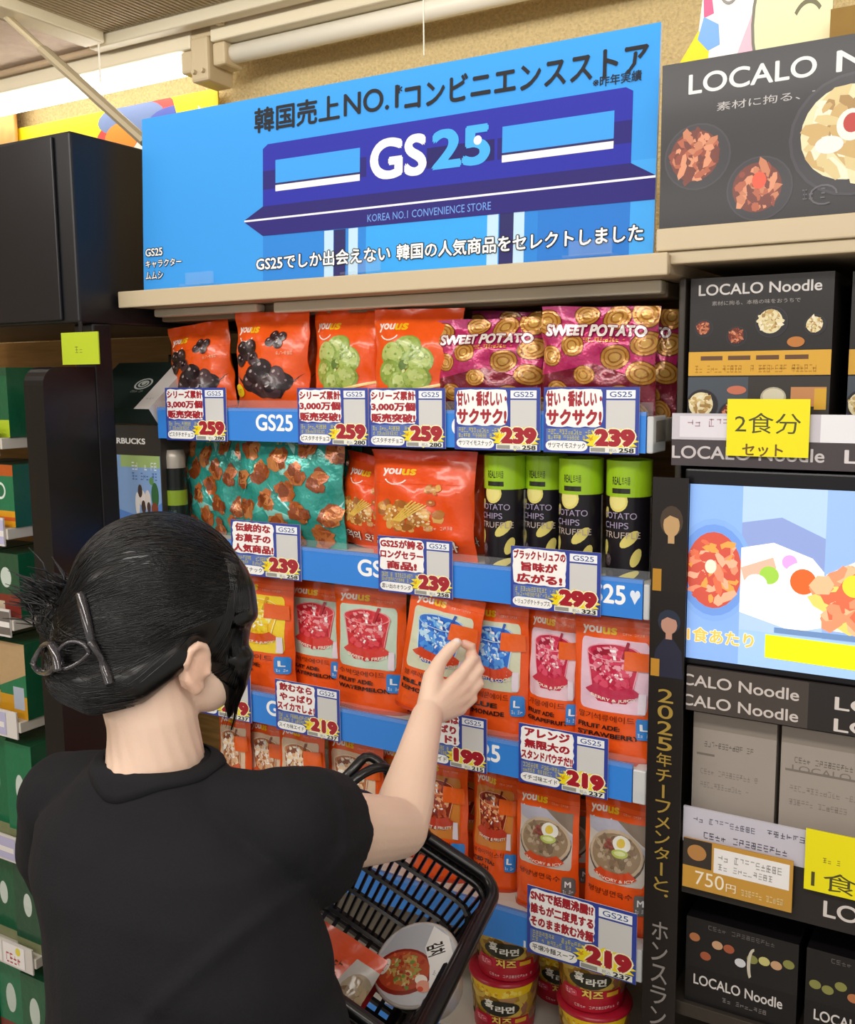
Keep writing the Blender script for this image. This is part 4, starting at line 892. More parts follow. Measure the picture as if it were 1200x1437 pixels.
def noodle_box(x0, x1, z0, z1, y0, lab, grp, v=0):
    asp = (z1-z0)/(x1-x0); a = Art(asp, '282422')
    a.text('LOCALO Noodle', .06, .88, .86, .075, 'd6d0cc', .02).text('素材に拘る、本格の味をおうちで', .16, .81, .62, .03, '9a9490', .0)
    dish(a, .10, .66, .05, 'red', asp); dish(a, .34, .60, .055, 'red', asp); dish(a, .58, .69, .085, 'cream', asp); dish(a, .88, .66, .055, 'cream', asp); a.ell(.76, .55, .06, .035, 'c07a3a')
    a.rect(0, .33, 1, .165, 'dba83c')
    for k in range(4): a.rect(.09+.2*k, .435, .16, .03, '6a4a30')
    a.scribble(.05, .35, .86, .05, 30, 'b8862a', 3)
    a.rect(0, 0, .44, .32, '4c535c').rect(.44, 0, .56, .32, '3a3632'); dish(a, .10, .13, .09, 'cream', asp); dish(a, .33, .06, .08, 'red', asp); a.ell(.36, .23, .07, .03, 'c8745a').ell(.62, .18, .09, .07, 'b9b29a', 20).ell(.62, .19, .075, .05, 'd8d2ba', 20).rect(.74, .12, .24, .13, 'c48a5a').rect(.9, .1, .08, .14, 'd8a838')
    o = art_board('noodle_box', a, x0, x1, y0, y0+.2, z0, z1, GLOSSY, '2a2624'); tag(o, lab, 'noodle box', grp); return o
noodle_box(.942, 1.118, 1.5405, 1.727, .022, 'dark noodle box with an ochre band beside the sweet potato bags', 'noodle boxes on the upper shelf')
noodle_box(1.135, 1.31, 1.5405, 1.727, .045, 'dark noodle box at the right picture edge, cut off by the frame', 'noodle boxes on the upper shelf')
def ycard(L, T, Rr, B, y, l1, l2, lab):
    x0, x1, z0, z1 = px_rect(L, T, Rr, B, y); asp = (z1-z0)/(x1-x0); a = Art(asp, 'f2e600')
    if l2: a.text(l1, .10, .40, .80, .36, '4a4620', .0).text(l2, .2, .0, .5, .22, '6a4a1c', .03)
    else: a.text(l1, .08, .05, .9, .32, '4a4620', .0).scribble(.2, .5, .2, .08, 4, '8a7a20', 3)
    o = art_board('price_card', a, x0, x1, y, y+.002, z0, z1, PAPER, 'd8cc00'); tag(o, lab, 'card'); return o
ycard(1020, 560, 1136, 641, -.012, '2食分', 'セット', 'yellow card for two servings clipped below the noodle box')
# video screen
x0, x1, z0, z1 = .955, 1.42, 1.228, 1.462
sc = empty('video_screen', (1.19, 0, z0)); tag(sc, 'lit video screen showing noodle dishes in the noodle display', 'screen')
b = MB(); b.box(x0-.008, x1+.008, .0, .03, -.010, z1-z0+.020, .003); b.build('bezel', mat('black_gloss2', '141316', .28), sc).location = (-1.19, 0, 0)
a = Art((z1-z0)/(x1-x0), '9cc0ec')
def QX(px): return (x_at(px, 0, 1.35)-x0)/(x1-x0)
a.rect(0, 0, QX(1040), 1, '84aae6').rect(QX(1040), .2, QX(1157)-QX(1040), .8, 'a9c4ea').rect(QX(1157), .2, 1, .8, '8fb0e0')
a.poly([(QX(1040), .62), (QX(1040), .80), (QX(1095), .84), (QX(1157), .74), (QX(1157), .5)], '8698cc')
dish(a, QX(1002), .52, .078, 'rose', .36); a.ell(QX(998), .54, .016, .04, 'e0d8c4')
a.poly([(QX(1040), .30), (QX(1040), .66), (QX(1085), .70), (QX(1140), .63), (QX(1157), .56), (QX(1157), .26), (QX(1120), .22)], 'f4efe6')
a.poly([(QX(1040), .55), (QX(1085), .62), (QX(1090), .56), (QX(1045), .48)], 'ecb09a').ell(QX(1080), .52, .026, .05, '9ac84a').ell(QX(1108), .60, .02, .04, 'd8a0dc').ell(QX(1062), .47, .03, .05, 'dfe8ee').ell(QX(1127), .49, .054, .115, 'fbf6ee', 22).ell(QX(1128), .50, .034, .07, 'f4642c', 20)
a.poly([(QX(1160), .25), (QX(1160), .55), (QX(1205), .64), (1, .6), (1, .22)], 'f0ded0').blobs(QX(1190), .42, .07, .16, 50, .02, ['e8906a', 'f0b48a', 'd86a4a', 'f6cc6a'], 7, 6, 2).ell(QX(1200), .50, .03, .06, 'f4d23a')
a.text('1食あたり', QX(968), .10, QX(1062)-QX(968), .085, 'f0bc5c', .03, 'f6e6c0', .04).poly([(QX(1078), .06), (QX(1078), .19), (1, .17), (1, .03)], 'f0f000').rect(QX(1090), .205, 1, .03, '6a8ab8')
art_board('display', a, x0-1.19, x1-1.19, -.002, .0005, 0, z1-z0, print_mat('screen_glow', .2, .3, emit=.5), '202020', sc)
# narrow poster strip on the upright
a = Art(1.35/.048, '201b18')
H_ = 1.35; z0p = .12
def PZ(py): return (z_at(.93, -.012, py)-z0p)/H_
def fig(py0, py1, hair, skin, cloth, extra):
    t_, b_ = PZ(py0), PZ(py1); h_ = t_-b_
    a.poly([(.08, b_), (.98, b_), (.92, b_+h_*.34), (.66, b_+h_*.5), (.44, b_+h_*.5), (.18, b_+h_*.34)], cloth).ell(.55, b_+h_*.70, .32, h_*.15, hair, 16).ell(.55, b_+h_*.66, .23, h_*.115, skin, 16).rect(.46, b_+h_*.48, .18, h_*.09, skin).poly([(.3, b_+h_*.70), (.5, b_+h_*.755), (.8, b_+h_*.72), (.78, b_+h_*.80), (.5, b_+h_*.85), (.28, b_+h_*.79)], hair); a.rect(.05, b_, .25, h_*.22, extra)
fig(688, 830, '4a3c30', 'c4a070', '241e1a', 'b8862c'); fig(838, 950, '2c3444', 'c0907c', '2a2c3e', 'c08a30')
a.vtext('2025年チーフメンターと、', .28, PZ(1272), .44, PZ(965)-PZ(1272), 'a98c40', .01).vtext('ホンスラン', .26, PZ(1440), .48, PZ(1290)-PZ(1440), '8e8884', .01)
o = art_board('poster_strip', a, .908, .956, -.0125, -.010, z0p, z0p+H_, GLOSSY, '181412'); tag(o, 'tall narrow black poster strip with two portraits and gold vertical lettering', 'poster')
# lower part: name boards, grey cartons, price strip
zb_ = at(1080, 1012, 0).z; zt_ = at(1080, 948, 0).z
nx_ = lambda px, z: x_at(px, -.004, z)
a = Art((zt_-zb_)/.46, '4a423e'); LX = lambda px: (nx_(px, zt_-.02)-.958)/.46
a.rect(LX(1135), 0, 1, 1, '2c2826')
for yy in (.56, .10): a.text('LOCALO Noodle', LX(925)+.0, yy, LX(1122)-LX(925), .26, 'cfc6c0', .02).text('LOCALO', LX(1172), yy-.06, .34, .28, 'd8d0ca', .02)
o = art_board('name_board', a, .958, 1.418, -.006, .0, zb_, zt_, GLOSSY, '3a3432'); tag(o, 'dark name board with two lines of white lettering just below the screen', 'board')
z2 = at(1080, 1205, 0).z
def rail_l(t):
    zz = t.location.z
    a = Art(.045/.46, 'c9c6d2'); a.scribble(.03, .62, .18, .16, 12, '6a6878', 2).scribble(.06, .2, .24, .18, 14, '4a485a', 5).scribble(.24, .66, .16, .16, 9, '5a5868', 8)
    art_board('price_strip', a, .958, 1.418, -.004, .0, .0, .05, GLOSSY, 'c9c6d2', t)
    a = Art(.05/.46, '2a2624'); a.text('LOCALO', (x_at(1156, 0, zz-.05)-.958)/.46, .2, .3, .3, 'd8d0ca', .02)
    art_board('name_rail', a, .958, 1.418, -.003, .0, -.075, -.0005, GLOSSY, '2a2624', t)
S2 = nshelf(z2, 'lower noodle shelf with a white price strip below the grey cartons', rail_l)
for k, (xx, w2) in enumerate(((.962, .11), (1.078, .12), (1.204, .12))):
    a = Art(1.0, 'a2988e'); a.rect(.0, .86, 1, .14, '8c8278').rect(.05, .62, .22 if k == 0 else .9, .02, '7a7068').scribble(.14, .70, .6, .05, 14, '6a625c', 4+k).scribble(.10, .45, .7, .05, 16, '8a8078', 5+k).scribble(.10, .33, .6, .05, 14, '8a8078', 6+k)
    if k: a.text('LOCALO', .12, .62, .6, .06, '7c726a', .0)
    o = art_board('noodle_carton', a, xx, xx+w2, .02, .22, z2+.0205, zb_-.01, PAPER, '968c82'); tag(o, ['grey noodle carton next to the poster strip', 'grey noodle carton in the middle, behind the white strip', 'grey noodle carton at the right picture edge'][k], 'carton', 'grey cartons below the screen')
x0, x1, z0, z1 = px_rect(958, 1192, 1113, 1262, -.012)
a = Art((z1-z0)/(x1-x0), 'c9973f'); a.rect(0, .45, .27, .55, '3a332c').ell(.13, .74, .09, .16, 'b8844a').rect(.29, .42, .68, .5, 'f1eeec').scribble(.33, .68, .58, .14, 12, 'a8a4a2', 2).scribble(.33, .5, .5, .12, 11, 'a8a4a2', 3).text('750', .12, .10, .27, .28, 'f6ecd6', .0).text('円', .41, .10, .09, .16, 'f6ecd6', .0).scribble(.55, .1, .38, .12, 12, 'e6cf98', 7)
o = art_board('price_card', a, x0, x1, -.012, -.009, z0, z1, GLOSSY, 'b8862f'); tag(o, 'gold and white price card for 750 yen clipped below the grey cartons', 'card')
ycard(1129, 1176, 1260, 1262, -.012, '1食分', None, 'yellow card for one serving at the right picture edge')
z3 = at(1080, 1437, 0).z-.03
S3 = nshelf(z3, 'lowest noodle shelf carrying black noodle boxes', None)
for k, (xx, w2) in enumerate(((.962, .150), (1.122, .150))):
    zt3 = at(1080, 1322, 0).z; asp = (zt3-z3)/w2; a = Art(asp, '1d1a1a')
    a.rect(0, 0, 1, .42, '141214').text('LOCALO Noodle', .08, .22, .80, .12, 'dcd6d2', .02).scribble(.35, .1, .4, .05, 10, '8a8482', 3)
    R = random.Random(k+2)
    for q in range(9): a.ell(.08+.105*q, .56+.22*R.random(), .05, .05, R.choice(['b8744a', 'd8d8dc', 'a85a3c', 'c9c27a', '8a8a4a', 'caa07a']), 14, .2)
    a.arc(.62, .62, .06, .2, .03, 90, 230, 'cfc6b4').scribble(.2, .9, .6, .05, 14, '6a6462', 5)
    o = art_board('noodle_box', a, xx, xx+w2, .012, .2, z3+.0205, zt3, GLOSSY, '141214'); tag(o, ['black noodle box on the lowest shelf beside the poster strip', 'black noodle box on the lowest shelf, second from the poster strip', 'black noodle box on the lowest shelf, beyond the right picture edge'][k], 'noodle box', 'black boxes on the lowest noodle shelf')
# ------------------------------------------------------------------ shopping basket with its contents
BC = Vector((.732, -.114, .896)); e1 = Vector((-.859, -.199, .472)).normalized(); e2 = Vector((.151, -.979, -.139)); e2 = (e2-e1*e2.dot(e1)).normalized(); e3 = e2.cross(e1).normalized()
if e3.z > 0: e3 = -e3
BW, BL, BD = .25, .318, .19
bsk = empty('shopping_basket', (0, 0, 0)); bsk.matrix_world = Matrix(((e1.x, e2.x, -e3.x, BC.x), (e1.y, e2.y, -e3.y, BC.y), (e1.z, e2.z, -e3.z, BC.z), (0, 0, 0, 1)))
tag(bsk, 'black plastic shopping basket tilted beside the woman, holding noodles', 'basket')
BP = mat('black_plastic', '0d0d0f', .3, coat=.2)
def rim_pts(w, l, r, z, ox, oy): return [(ox+p[0], oy+p[1], z) for p in rrect_pts(0, 0, w, l, r, 6)]
def rr_at(f):                     # outline of the basket at depth fraction f (0 rim .. 1 bottom)
    i = .028*f; return i, i, BW-2*i, BL-2*i
b = MB(); o_ = rim_pts(BW, BL, .035, 0, 0, 0); b.tube(o_+[o_[0], o_[1]], .009, 8, cap=False)
i_ = rim_pts(BW-.012, BL-.012, .03, -.016, .006, .006); b.tube(i_+[i_[0], i_[1]], .006, 6, cap=False); b.build('rim', BP, bsk, True)
b = MB(); NR = 9
def wall_pt(s, f):                # s along the outline 0..1, f depth
    x, y, w, l = rr_at(f); P = rrect_pts(x, y, w, l, .032, 6); L_ = [0]
    n = len(P)
    for k in range(n): L_.append(L_[-1]+math.dist(P[k], P[(k+1) % n]))
    d = (s % 1)*L_[-1]
    for k in range(n):
        if d <= L_[k+1]+1e-9:
            q = (d-L_[k])/max(1e-9, L_[k+1]-L_[k]); A, B = P[k], P[(k+1) % n]; return Vector((A[0]+(B[0]-A[0])*q, A[1]+(B[1]-A[1])*q, -f*BD))
for f in (.08, .30, .52, .74, .98):
    ps = [wall_pt(k/60, f) for k in range(61)]; b.tube(ps, .0085 if f < .1 else .0065 if f < .9 else .008, 6, .6, cap=False)
for k in range(78):
    s = k/78; b.tube([wall_pt(s, .05), wall_pt(s, .5), wall_pt(s, 1.0)], .0042, 5, .7)
for k in range(13):
    x, y, w, l = rr_at(1); q = (k+.5)/13; b.box(x+.004, x+w-.004, y+q*l-.003, y+q*l+.003, -BD-.003, -BD+.003); 
for k in range(10):
    x, y, w, l = rr_at(1); q = (k+.5)/10; b.box(x+q*w-.003, x+q*w+.003, y+.004, y+l-.004, -BD-.003, -BD+.003)
b.build('basket_body', BP, bsk)
Mi = bsk.matrix_world.inverted()
def wl(*p): return Mi @ Vector(p)
F1, F2 = BC+e1*.135, BC+e1*.115
for k, pts in enumerate(([wl(*F1), wl(.618, -.168, 1.02), wl(.590, -.176, 1.060), wl(.568, -.205, 1.060), wl(.545, -.250, 1.034), wl(.535, -.330, 1.030), wl(.550, -.410, 1.030), wl(.590, -.445, 1.000), wl(*(BC+e1*.135+e2*BL))],
                         [wl(*F2), wl(.600, -.170, 1.040), wl(.562, -.180, 1.074), wl(.548, -.205, 1.060), wl(.530, -.240, 1.032), wl(.520, -.320, 1.028), wl(.540, -.405, 1.024), wl(.598, -.443, .985), wl(*(BC+e1*.115+e2*BL))])):
    b = MB(); Q = []
    for i in range(len(pts)-1):
        for s in range(4):
            p0, p1, p2, p3 = pts[max(i-1, 0)], pts[i], pts[i+1], pts[min(i+2, len(pts)-1)]; u = s/4
            Q.append(.5*((2*p1)+(p2-p0)*u+(2*p0-5*p1+4*p2-p3)*u*u+(3*p1-p0-3*p2+p3)*u**3))
    Q.append(pts[-1]); b.tube(Q, .0075, 8, .8); b.build('handle', BP, bsk, True)
# noodle bowl with printed film lid, lying in the basket and facing up
nrm = (Vector((.60, -.75, .95))-Vector((0, 0, .35))).normalized(); nrm = (CAMP-Vector((.73, -.326, .894))).normalized()*.75+Vector((-.35, -.05, .55)); nrm.normalize()
bu = Vector((0, 0, 1)).cross(nrm).normalized(); bv = nrm.cross(bu)
bc_ = CAMP+ray(584, 1352)*1.33
t = empty('noodle_bowl', (0, 0, 0)); BK = 1.03; t.matrix_world = Matrix(((bu.x, bv.x, nrm.x, bc_.x), (bu.y, bv.y, nrm.y, bc_.y), (bu.z, bv.z, nrm.z, bc_.z), (0, 0, 0, 1)))
t.scale = (BK, BK, BK)
tag(t, 'round instant noodle bowl with a printed white and red film lid lying in the basket', 'noodle bowl')
a = Art(1.0)
R_ = random.Random(8)
a.ell(.5, .5, .5, .5, 'c9cbd0', 40).poly([(.02, .45), (.1, .8), (.35, .98), (.62, .98), (.80, .88), (.55, .62), (.2, .52)], 'b8bcc4')
a.ell(.40, .36, .36, .28, '8a2418', 26, .3).ell(.40, .37, .32, .24, 'b84a2a', 26, .3).blobs(.40, .38, .22, .17, 90, .022, ['c9a860', 'b8a050', '9aa050', 'd8c088', 'a85a30', 'c4783c'], 51, 6, 2.5)
a.blobs(.40, .36, .3, .22, 30, .02, ['a83420', 'd8643a', '6e8a3a'], 52, 6, 1.6).ell(.66, .34, .08, .06, 'f4ece0', 16).ell(.72, .28, .09, .07, 'e8a088', 16).ell(.70, .24, .04, .03, 'd84a30', 12)
a.poly([(.50, .98), (.74, .92), (.95, .66), (.99, .45), (.80, .28), (.68, .52), (.52, .70)], 'f1f0ee')
a.text('김치', .58, .62, .15, .22, '1c1a1a', .05, rot=-.9).scribble(.76, .44, .12, .05, 7, '6a6868', 3).ell(.16, .34, .05, .10, 'f6f2ea').scribble(.13, .28, .06, .1, 3, 'a02a20', 4)
rr0 = .0555
def circ(u, v):
    return Vector(((u-.5)*2*rr0, (v-.5)*2*rr0, .0006)), Vector((0, 0, 1))
me = a.mesh('lid_film', circ, 0, 0, 3e-5); link('lid_film', me, print_mat('lid_print', .2, .5), t)
b = MB(); b.lathe([(.001, -.0006), (.057, -.0002), (.0592, -.002), (.0575, -.005), (.053, -.006), (.0505, -.030), (.044, -.068), (.001, -.069)], 44, cap=False); b.build('bowl', mat('bowl_white', 'c9bfb6', .3, noise_amt=.2, scale=30), t, True)
b = MB(); b.lathe([(.0530, -.0062), (.0508, -.030), (.0506, -.030), (.0528, -.0062)], 44, cap=False); b.build('side_print', mat('bowl_green', '3e4a3a', .35, noise_amt=.5, scale=60), t, True)
# red noodle pouch and a second pack inside the basket
def basket_pack(art, W, H, T, c, px, py, d, ax, nm, lab, cat, seed):
    me = pack_mesh(nm, art, W, H, T, 'bag', seed, OR, 8, 8); o = link(nm, me, FILM)
    o.matrix_world = ax(CAMP+ray(px, py)*d); tag(o, lab, cat); return o
def frame_of(n, upv):
    n = Vector(n).normalized(); u = Vector(upv); u = (u-n*u.dot(n)).normalized(); x = u.cross(n) if False else (-n).cross(u).normalized()*-1
    return lambda p: Matrix(((x.x, -n.x, u.x, p.x), (x.y, -n.y, u.y, p.y), (x.z, -n.z, u.z, p.z), (0, 0, 0, 1)))
a = Art(1.3, 'e8501c'); a.poly([(0, .1), (.5, .2), (.30, .88), (0, .88)], 'cfc9c2').ell(.12, .6, .2, .2, 'b9a88c', 20).blobs(.12, .6, .15, .15, 30, .03, ['c9b08a', 'a89070', '8a6a50'], 61, 6, 2).scribble(.40, .74, .42, .07, 8, '2a1410', 2).scribble(.42, .64, .3, .06, 6, '2a1410', 5).poly([(.6, .0), (1, .1), (1, .5), (.8, .4)], 'b8301a')
basket_pack(a, .12, .155, .014, None, 398, 1474, 1.26, frame_of(-FW*.8+UP*.5, RT*.50+UP*.85+FW*.25), 'noodle_packet', 'orange and white noodle packet in the basket, half hidden by the black shirt', 'noodle packet', 71)
a = Art(1.2, 'b3202a'); a.poly([(0, .55), (1, .4), (1, .7), (0, .8)], 'e6d8c8').blobs(.5, .3, .35, .2, 40, .03, ['8a1a20', 'd8505a', 'f0c8b8'], 63, 6, 2); a.rect(0, .92, 1, .08, 'd8402a')
me = pack_mesh('snack_packet', a, .13, .17, .010, 'bag', 73, 'a01c24', 8, 8); o = link('snack_packet', me, FILM)
pc_ = bsk.matrix_world @ Vector((.135, .10, -.158)); xx, yy, zz = e1, -e3, e2
o.matrix_world = Matrix(((xx.x, -yy.x, zz.x, pc_.x), (xx.y, -yy.y, zz.y, pc_.y), (xx.z, -yy.z, zz.z, pc_.z), (0, 0, 0, 1)))
tag(o, 'dark red packet lying flat on the bottom of the basket under the noodle bowl', 'snack packet')
# ------------------------------------------------------------------ the woman
def skin_blob(name, prims, voxel, smooth=6, fac=.5):
    """closed lofts and ellipsoids fused into one continuous surface"""
    bm = bmesh.new()
    for p in prims:
        if p[0] == 'e':
            c, r = p[1], p[2]; M = p[3] if len(p) > 3 else Matrix.Identity(3)
            vs = bmesh.ops.create_uvsphere(bm, u_segments=24, v_segments=16, radius=1)['verts']
            for v in vs: v.co = Vector(c)+M @ Vector((v.co.x*r[0], v.co.y*r[1], v.co.z*r[2]))
        elif p[0] in 'tf':            # tapered tube: t = round ends, f = flat ends
            P = [Vector(q) for q in p[1]]; R = p[2]; fl = p[3] if len(p) > 3 else 1.0; upv = Vector(p[4]) if len(p) > 4 else Vector((0, 0, 1)); n = 20; rings = []
            for i, q in enumerate(P):
                d = (P[min(i+1, len(P)-1)]-P[max(i-1, 0)]).normalized(); a = d.cross(upv)
                a = a.normalized() if a.length > .05 else d.cross(Vector((1, 0, 0))).normalized(); b_ = a.cross(d)
                rings.append([bm.verts.new(q+a*(R[i]*math.cos(6.2832*k/n))+b_*(R[i]*fl*math.sin(6.2832*k/n))) for k in range(n)])
            for A, B in zip(rings, rings[1:]):
                for k in range(n): bm.faces.new((A[k], A[(k+1) % n], B[(k+1) % n], B[k]))
            bm.faces.new(rings[0][::-1]); bm.faces.new(rings[-1])
            if p[0] == 't':
                for q, r in ((P[0], R[0]), (P[-1], R[-1])):
                    vs = bmesh.ops.create_uvsphere(bm, u_segments=16, v_segments=12, radius=1)['verts']
                    for v in vs: v.co = q+v.co*(r*(1 if fl > .99 else fl))
        elif p[0] == 'l':             # stacked oval sections: (centre, rx, ry)
            rings = []; n = 36
            for c, rx, ry in p[1]:
                rings.append([bm.verts.new((c[0]+rx*math.copysign(abs(math.cos(6.2832*k/n))**.85, math.cos(6.2832*k/n)), c[1]+ry*math.copysign(abs(math.sin(6.2832*k/n))**.85, math.sin(6.2832*k/n)), c[2])) for k in range(n)])
            for A, B in zip(rings, rings[1:]):
                for k in range(n): bm.faces.new((A[k], A[(k+1) % n], B[(k+1) % n], B[k]))
            bm.faces.new(rings[0][::-1]); bm.faces.new(rings[-1])
    bmesh.ops.recalc_face_normals(bm, faces=bm.faces)
    me = bpy.data.meshes.new('tmp'); bm.to_mesh(me); bm.free(); o = bpy.data.objects.new('tmp', me); COL.objects.link(o)
    m = o.modifiers.new('r', 'REMESH'); m.mode = 'VOXEL'; m.voxel_size = voxel; m.adaptivity = 0
    m = o.modifiers.new('s', 'SMOOTH'); m.factor = fac; m.iterations = smooth
    dg = bpy.context.evaluated_depsgraph_get(); out = bpy.data.meshes.new_from_object(o.evaluated_get(dg)); out.name = name
    bpy.data.objects.remove(o); bpy.data.meshes.remove(me)
    out.polygons.foreach_set('use_smooth', [True]*len(out.polygons)); return out
def coords(me):
    a = np.empty(len(me.vertices)*3, dtype=np.float64); me.vertices.foreach_get('co', a); return a.reshape(-1, 3)
def set_coords(me, a): me.vertices.foreach_set('co', a.ravel()); me.update()

woman = empty('person', (.57, -.58, 0))
tag(woman, 'woman in a black T-shirt with dark clipped-up hair, seen from behind, reaching for a pouch', 'person')
WO = Vector((.57, -.58, 0))
# head frame: x right, y forward, z up
HC = Vector((.548, -.540, 1.350)); ha = math.radians(68); pt = math.radians(-10)
HF = Vector((math.cos(ha)*math.cos(pt), math.sin(ha)*math.cos(pt), math.sin(pt))); HR = Vector((math.sin(ha), -math.cos(ha), 0)); HU = HR.cross(HF)
HM = Matrix((HR, HF, HU)).transposed()
HS = .90
def hp_(x, y, z): return HC+HM @ (Vector((x, y, z))*HS)
def he(c, r, rot=None): return ('e', hp_(*c), [q*HS for q in r], HM if rot is None else HM @ rot)
Rx = lambda d: Matrix.Rotation(math.radians(d), 3, 'X'); Ry = lambda d: Matrix.Rotation(math.radians(d), 3, 'Y'); Rz = lambda d: Matrix.Rotation(math.radians(d), 3, 'Z')
NB = Vector((.560, -.578, 1.205))
SH_R, EL_R, WR_R = Vector((.695, -.528, 1.138)), Vector((.688, -.305, 1.048)), Vector((.621, -.120, 1.128))
SH_L, EL_L, WR_L = Vector((.398, -.560, 1.116)), Vector((.388, -.490, .945)), Vector((.490, -.340, 1.010))
P_ = []
P_ += [he((0, -.012, .022), (.071, .090, .085)), he((0, .026, -.030), (.060, .064, .080)), he((0, .058, -.088), (.030, .028, .022)), he((.034, .045, -.07), (.028, .034, .036)), he((-.034, .045, -.07), (.028, .034, .036))]
P_ += [('t', [hp_(0, .082, .008), hp_(0, .100, -.030)], [.007, .0105]), he((0, .092, -.034), (.015, .009, .008)), he((0, .086, -.062), (.022, .008, .006)), he((0, .084, -.070), (.018, .008, .007)), he((.026, .074, .002), (.014, .008, .008)), he((-.026, .074, .002), (.014, .008, .008)), he((0, .076, .018), (.045, .010, .007))]
for s in (1, -1):                     # ears with a raised rim
    E = lambda x, y, z: hp_(s*x, y+.020, z-.010)
    P_ += [he((s*.070, .008, -.042), (.0085, .019, .029), Rx(-12))]
    P_ += [('t', [E(.072, .002, -.020), E(.075, -.004, -.009), E(.077, -.014, -.006), E(.079, -.024, -.013), E(.079, -.028, -.028), E(.077, -.022, -.046), E(.074, -.008, -.060), E(.070, .000, -.056)], [.0035, .0042, .0046, .0048, .0048, .0050, .0064, .004]), ('t', [E(.073, .003, -.030), E(.075, .003, -.040)], [.004, .004])]
P_ += [('t', [hp_(0, -.030, -.045), NB+Vector((-.002, .0, .045)), NB+Vector((0, 0, -.02))], [.050, .047, .056], .95)]
P_ += [('l', [((.608, -.594, .80), .118, .080), ((.606, -.592, .95), .108, .076), ((.580, -.586, 1.08), .130, .084), ((.562, -.580, 1.145), .118, .062), ((.560, -.578, 1.195), .058, .046)])]
P_ += [('t', [NB+Vector((.02, 0, -.02)), (.640, -.560, 1.150), SH_R], [.028, .034, .044]), ('t', [NB+Vector((-.02, 0, -.02)), (.470, -.568, 1.140), SH_L], [.028, .034, .044])]
def arm(sh, el, wr):
    up = [sh, sh.lerp(el, .35), sh.lerp(el, .75), el]; fo = [el, el.lerp(wr, .22), el.lerp(wr, .6), wr]
    return [('t', up, [.047, .044, .0405, .0365]), ('t', fo, [.0365, .0365, .0285, .0225], .95)]
P_ += arm(SH_R, EL_R, WR_R)+arm(SH_L, EL_L, WR_L)
def finger(pts, r): return [('t', pts, r)]
# right hand pinching the edge of the tilted blue pouch
I0, M0, R0, L0 = (.6335, -.046, 1.166), (.6405, -.042, 1.151), (.6425, -.047, 1.136), (.6405, -.058, 1.121)
for q, r in ((I0, .0115), (M0, .0115), (R0, .011), (L0, .010)): P_.append(('t', [WR_R+(Vector(q)-WR_R)*.04, WR_R.lerp(Vector(q), .5), q], [.0185, .0150, r]))
P_ += finger([I0, (.6425, -.018, 1.190), (.6385, -.0165, 1.2035), (.6285, -.0225, 1.2085)], [.0098, .0088, .0080, .0070])
P_ += finger([M0, (.6505, -.014, 1.172), (.6445, -.0125, 1.184), (.6345, -.0195, 1.1905)], [.0098, .0088, .0080, .0070])
P_ += finger([R0, (.6530, -.020, 1.152), (.6470, -.0155, 1.1610), (.6365, -.021, 1.1675)], [.0095, .0085, .0076, .0068])
P_ += finger([L0, (.6500, -.034, 1.132), (.6450, -.027, 1.138), (.6360, -.031, 1.142)], [.0085, .0075, .0068, .0060])
P_ += [('t', [WR_R+Vector((-.004, .010, .006)), (.6085, -.083, 1.170)], [.018, .0150])] + finger([(.6085, -.083, 1.170), (.6095, -.062, 1.190), (.6165, -.046, 1.2045), (.6235, -.037, 1.2130)], [.0145, .0105, .0098, .0078])
# left hand gripping the basket handles in front of the body
hd = (WR_L-EL_L).normalized(); GR = Vector((.530, -.318, 1.032))
for k, dz in enumerate((.020, .006, -.008, -.020)):
    kn = WR_L+Vector((.034, .012, .018))+Vector((-.004*k, .004*k, dz)); P_.append(('t', [WR_L+hd*.004, kn], [.017, .0105]))
    dd = Vector((0, -.019*k+.028, 0)); b0 = Vector((.520, -.322, 1.030))+dd
    P_ += finger([kn, b0+Vector((-.006, 0, .022)), b0+Vector((.014, 0, .020)), b0+Vector((.020, 0, .004))], [.0092, .0085, .0078, .0068])
P_ += [('t', [WR_L, WR_L+Vector((.012, -.008, .012))], [.016, .013])]+finger([WR_L+Vector((.012, -.008, .012)), (.515, -.352, 1.016), (.532, -.345, 1.012)], [.0125, .0098, .0078])
# hips and legs under the clothes
for s in (-1, 1):
    x = .606+s*.075; P_ += [('t', [(x, -.595, .80), (x+s*.004, -.590, .46), (x+s*.002, -.600, .09)], [.078, .050, .034]), ('t', [(x, -.605, .045), (x+s*.008, -.50, .032)], [.030, .026])]
body = skin_blob('body', P_, .0026, 4)
co = coords(body); cols = np.tile(np.array(lin('f3d2bb')), (len(co), 1))
L_ = (co-np.array(HC)) @ np.array(HM)/HS                     # head-local coordinates
def paint(c, r, h, k=1.0):
    d = (((L_-np.array(c))/np.array(r))**2).sum(1); w_ = np.clip((1.25-d)/.5, 0, 1)[:, None]*k; cols[:] = cols*(1-w_)+np.array(lin(h))*w_
for s in (1, -1):
    paint((s*.027, .088, -.001), (.013, .02, .0055), 'f2ece6'); paint((s*.027, .09, -.001), (.0055, .02, .0055), '2a1c16'); paint((s*.028, .088, .006), (.016, .02, .0025), '2a201c'); paint((s*.029, .086, .019), (.018, .02, .003), '3a2c24', .8)
    paint((s*.08, .006, -.045), (.02, .018, .03), 'e6a888', .35)
paint((0, .092, -.066), (.021, .014, .009), 'c0605c')
def paint_w(c, r, h, k=1.0):
    d = (((co-np.array(c))/r)**2).sum(1); w_ = np.clip((1.3-d)/.5, 0, 1)[:, None]*k; cols[:] = cols*(1-w_)+np.array(lin(h))*w_
paint_w((.6245, -.0375, 1.2165), .0062, 'f6e6e0', .9); paint_w((.6285, -.0225, 1.2085), .012, 'e8a894', .5); paint_w((.640, -.018, 1.200), .012, 'e8b29a', .4)
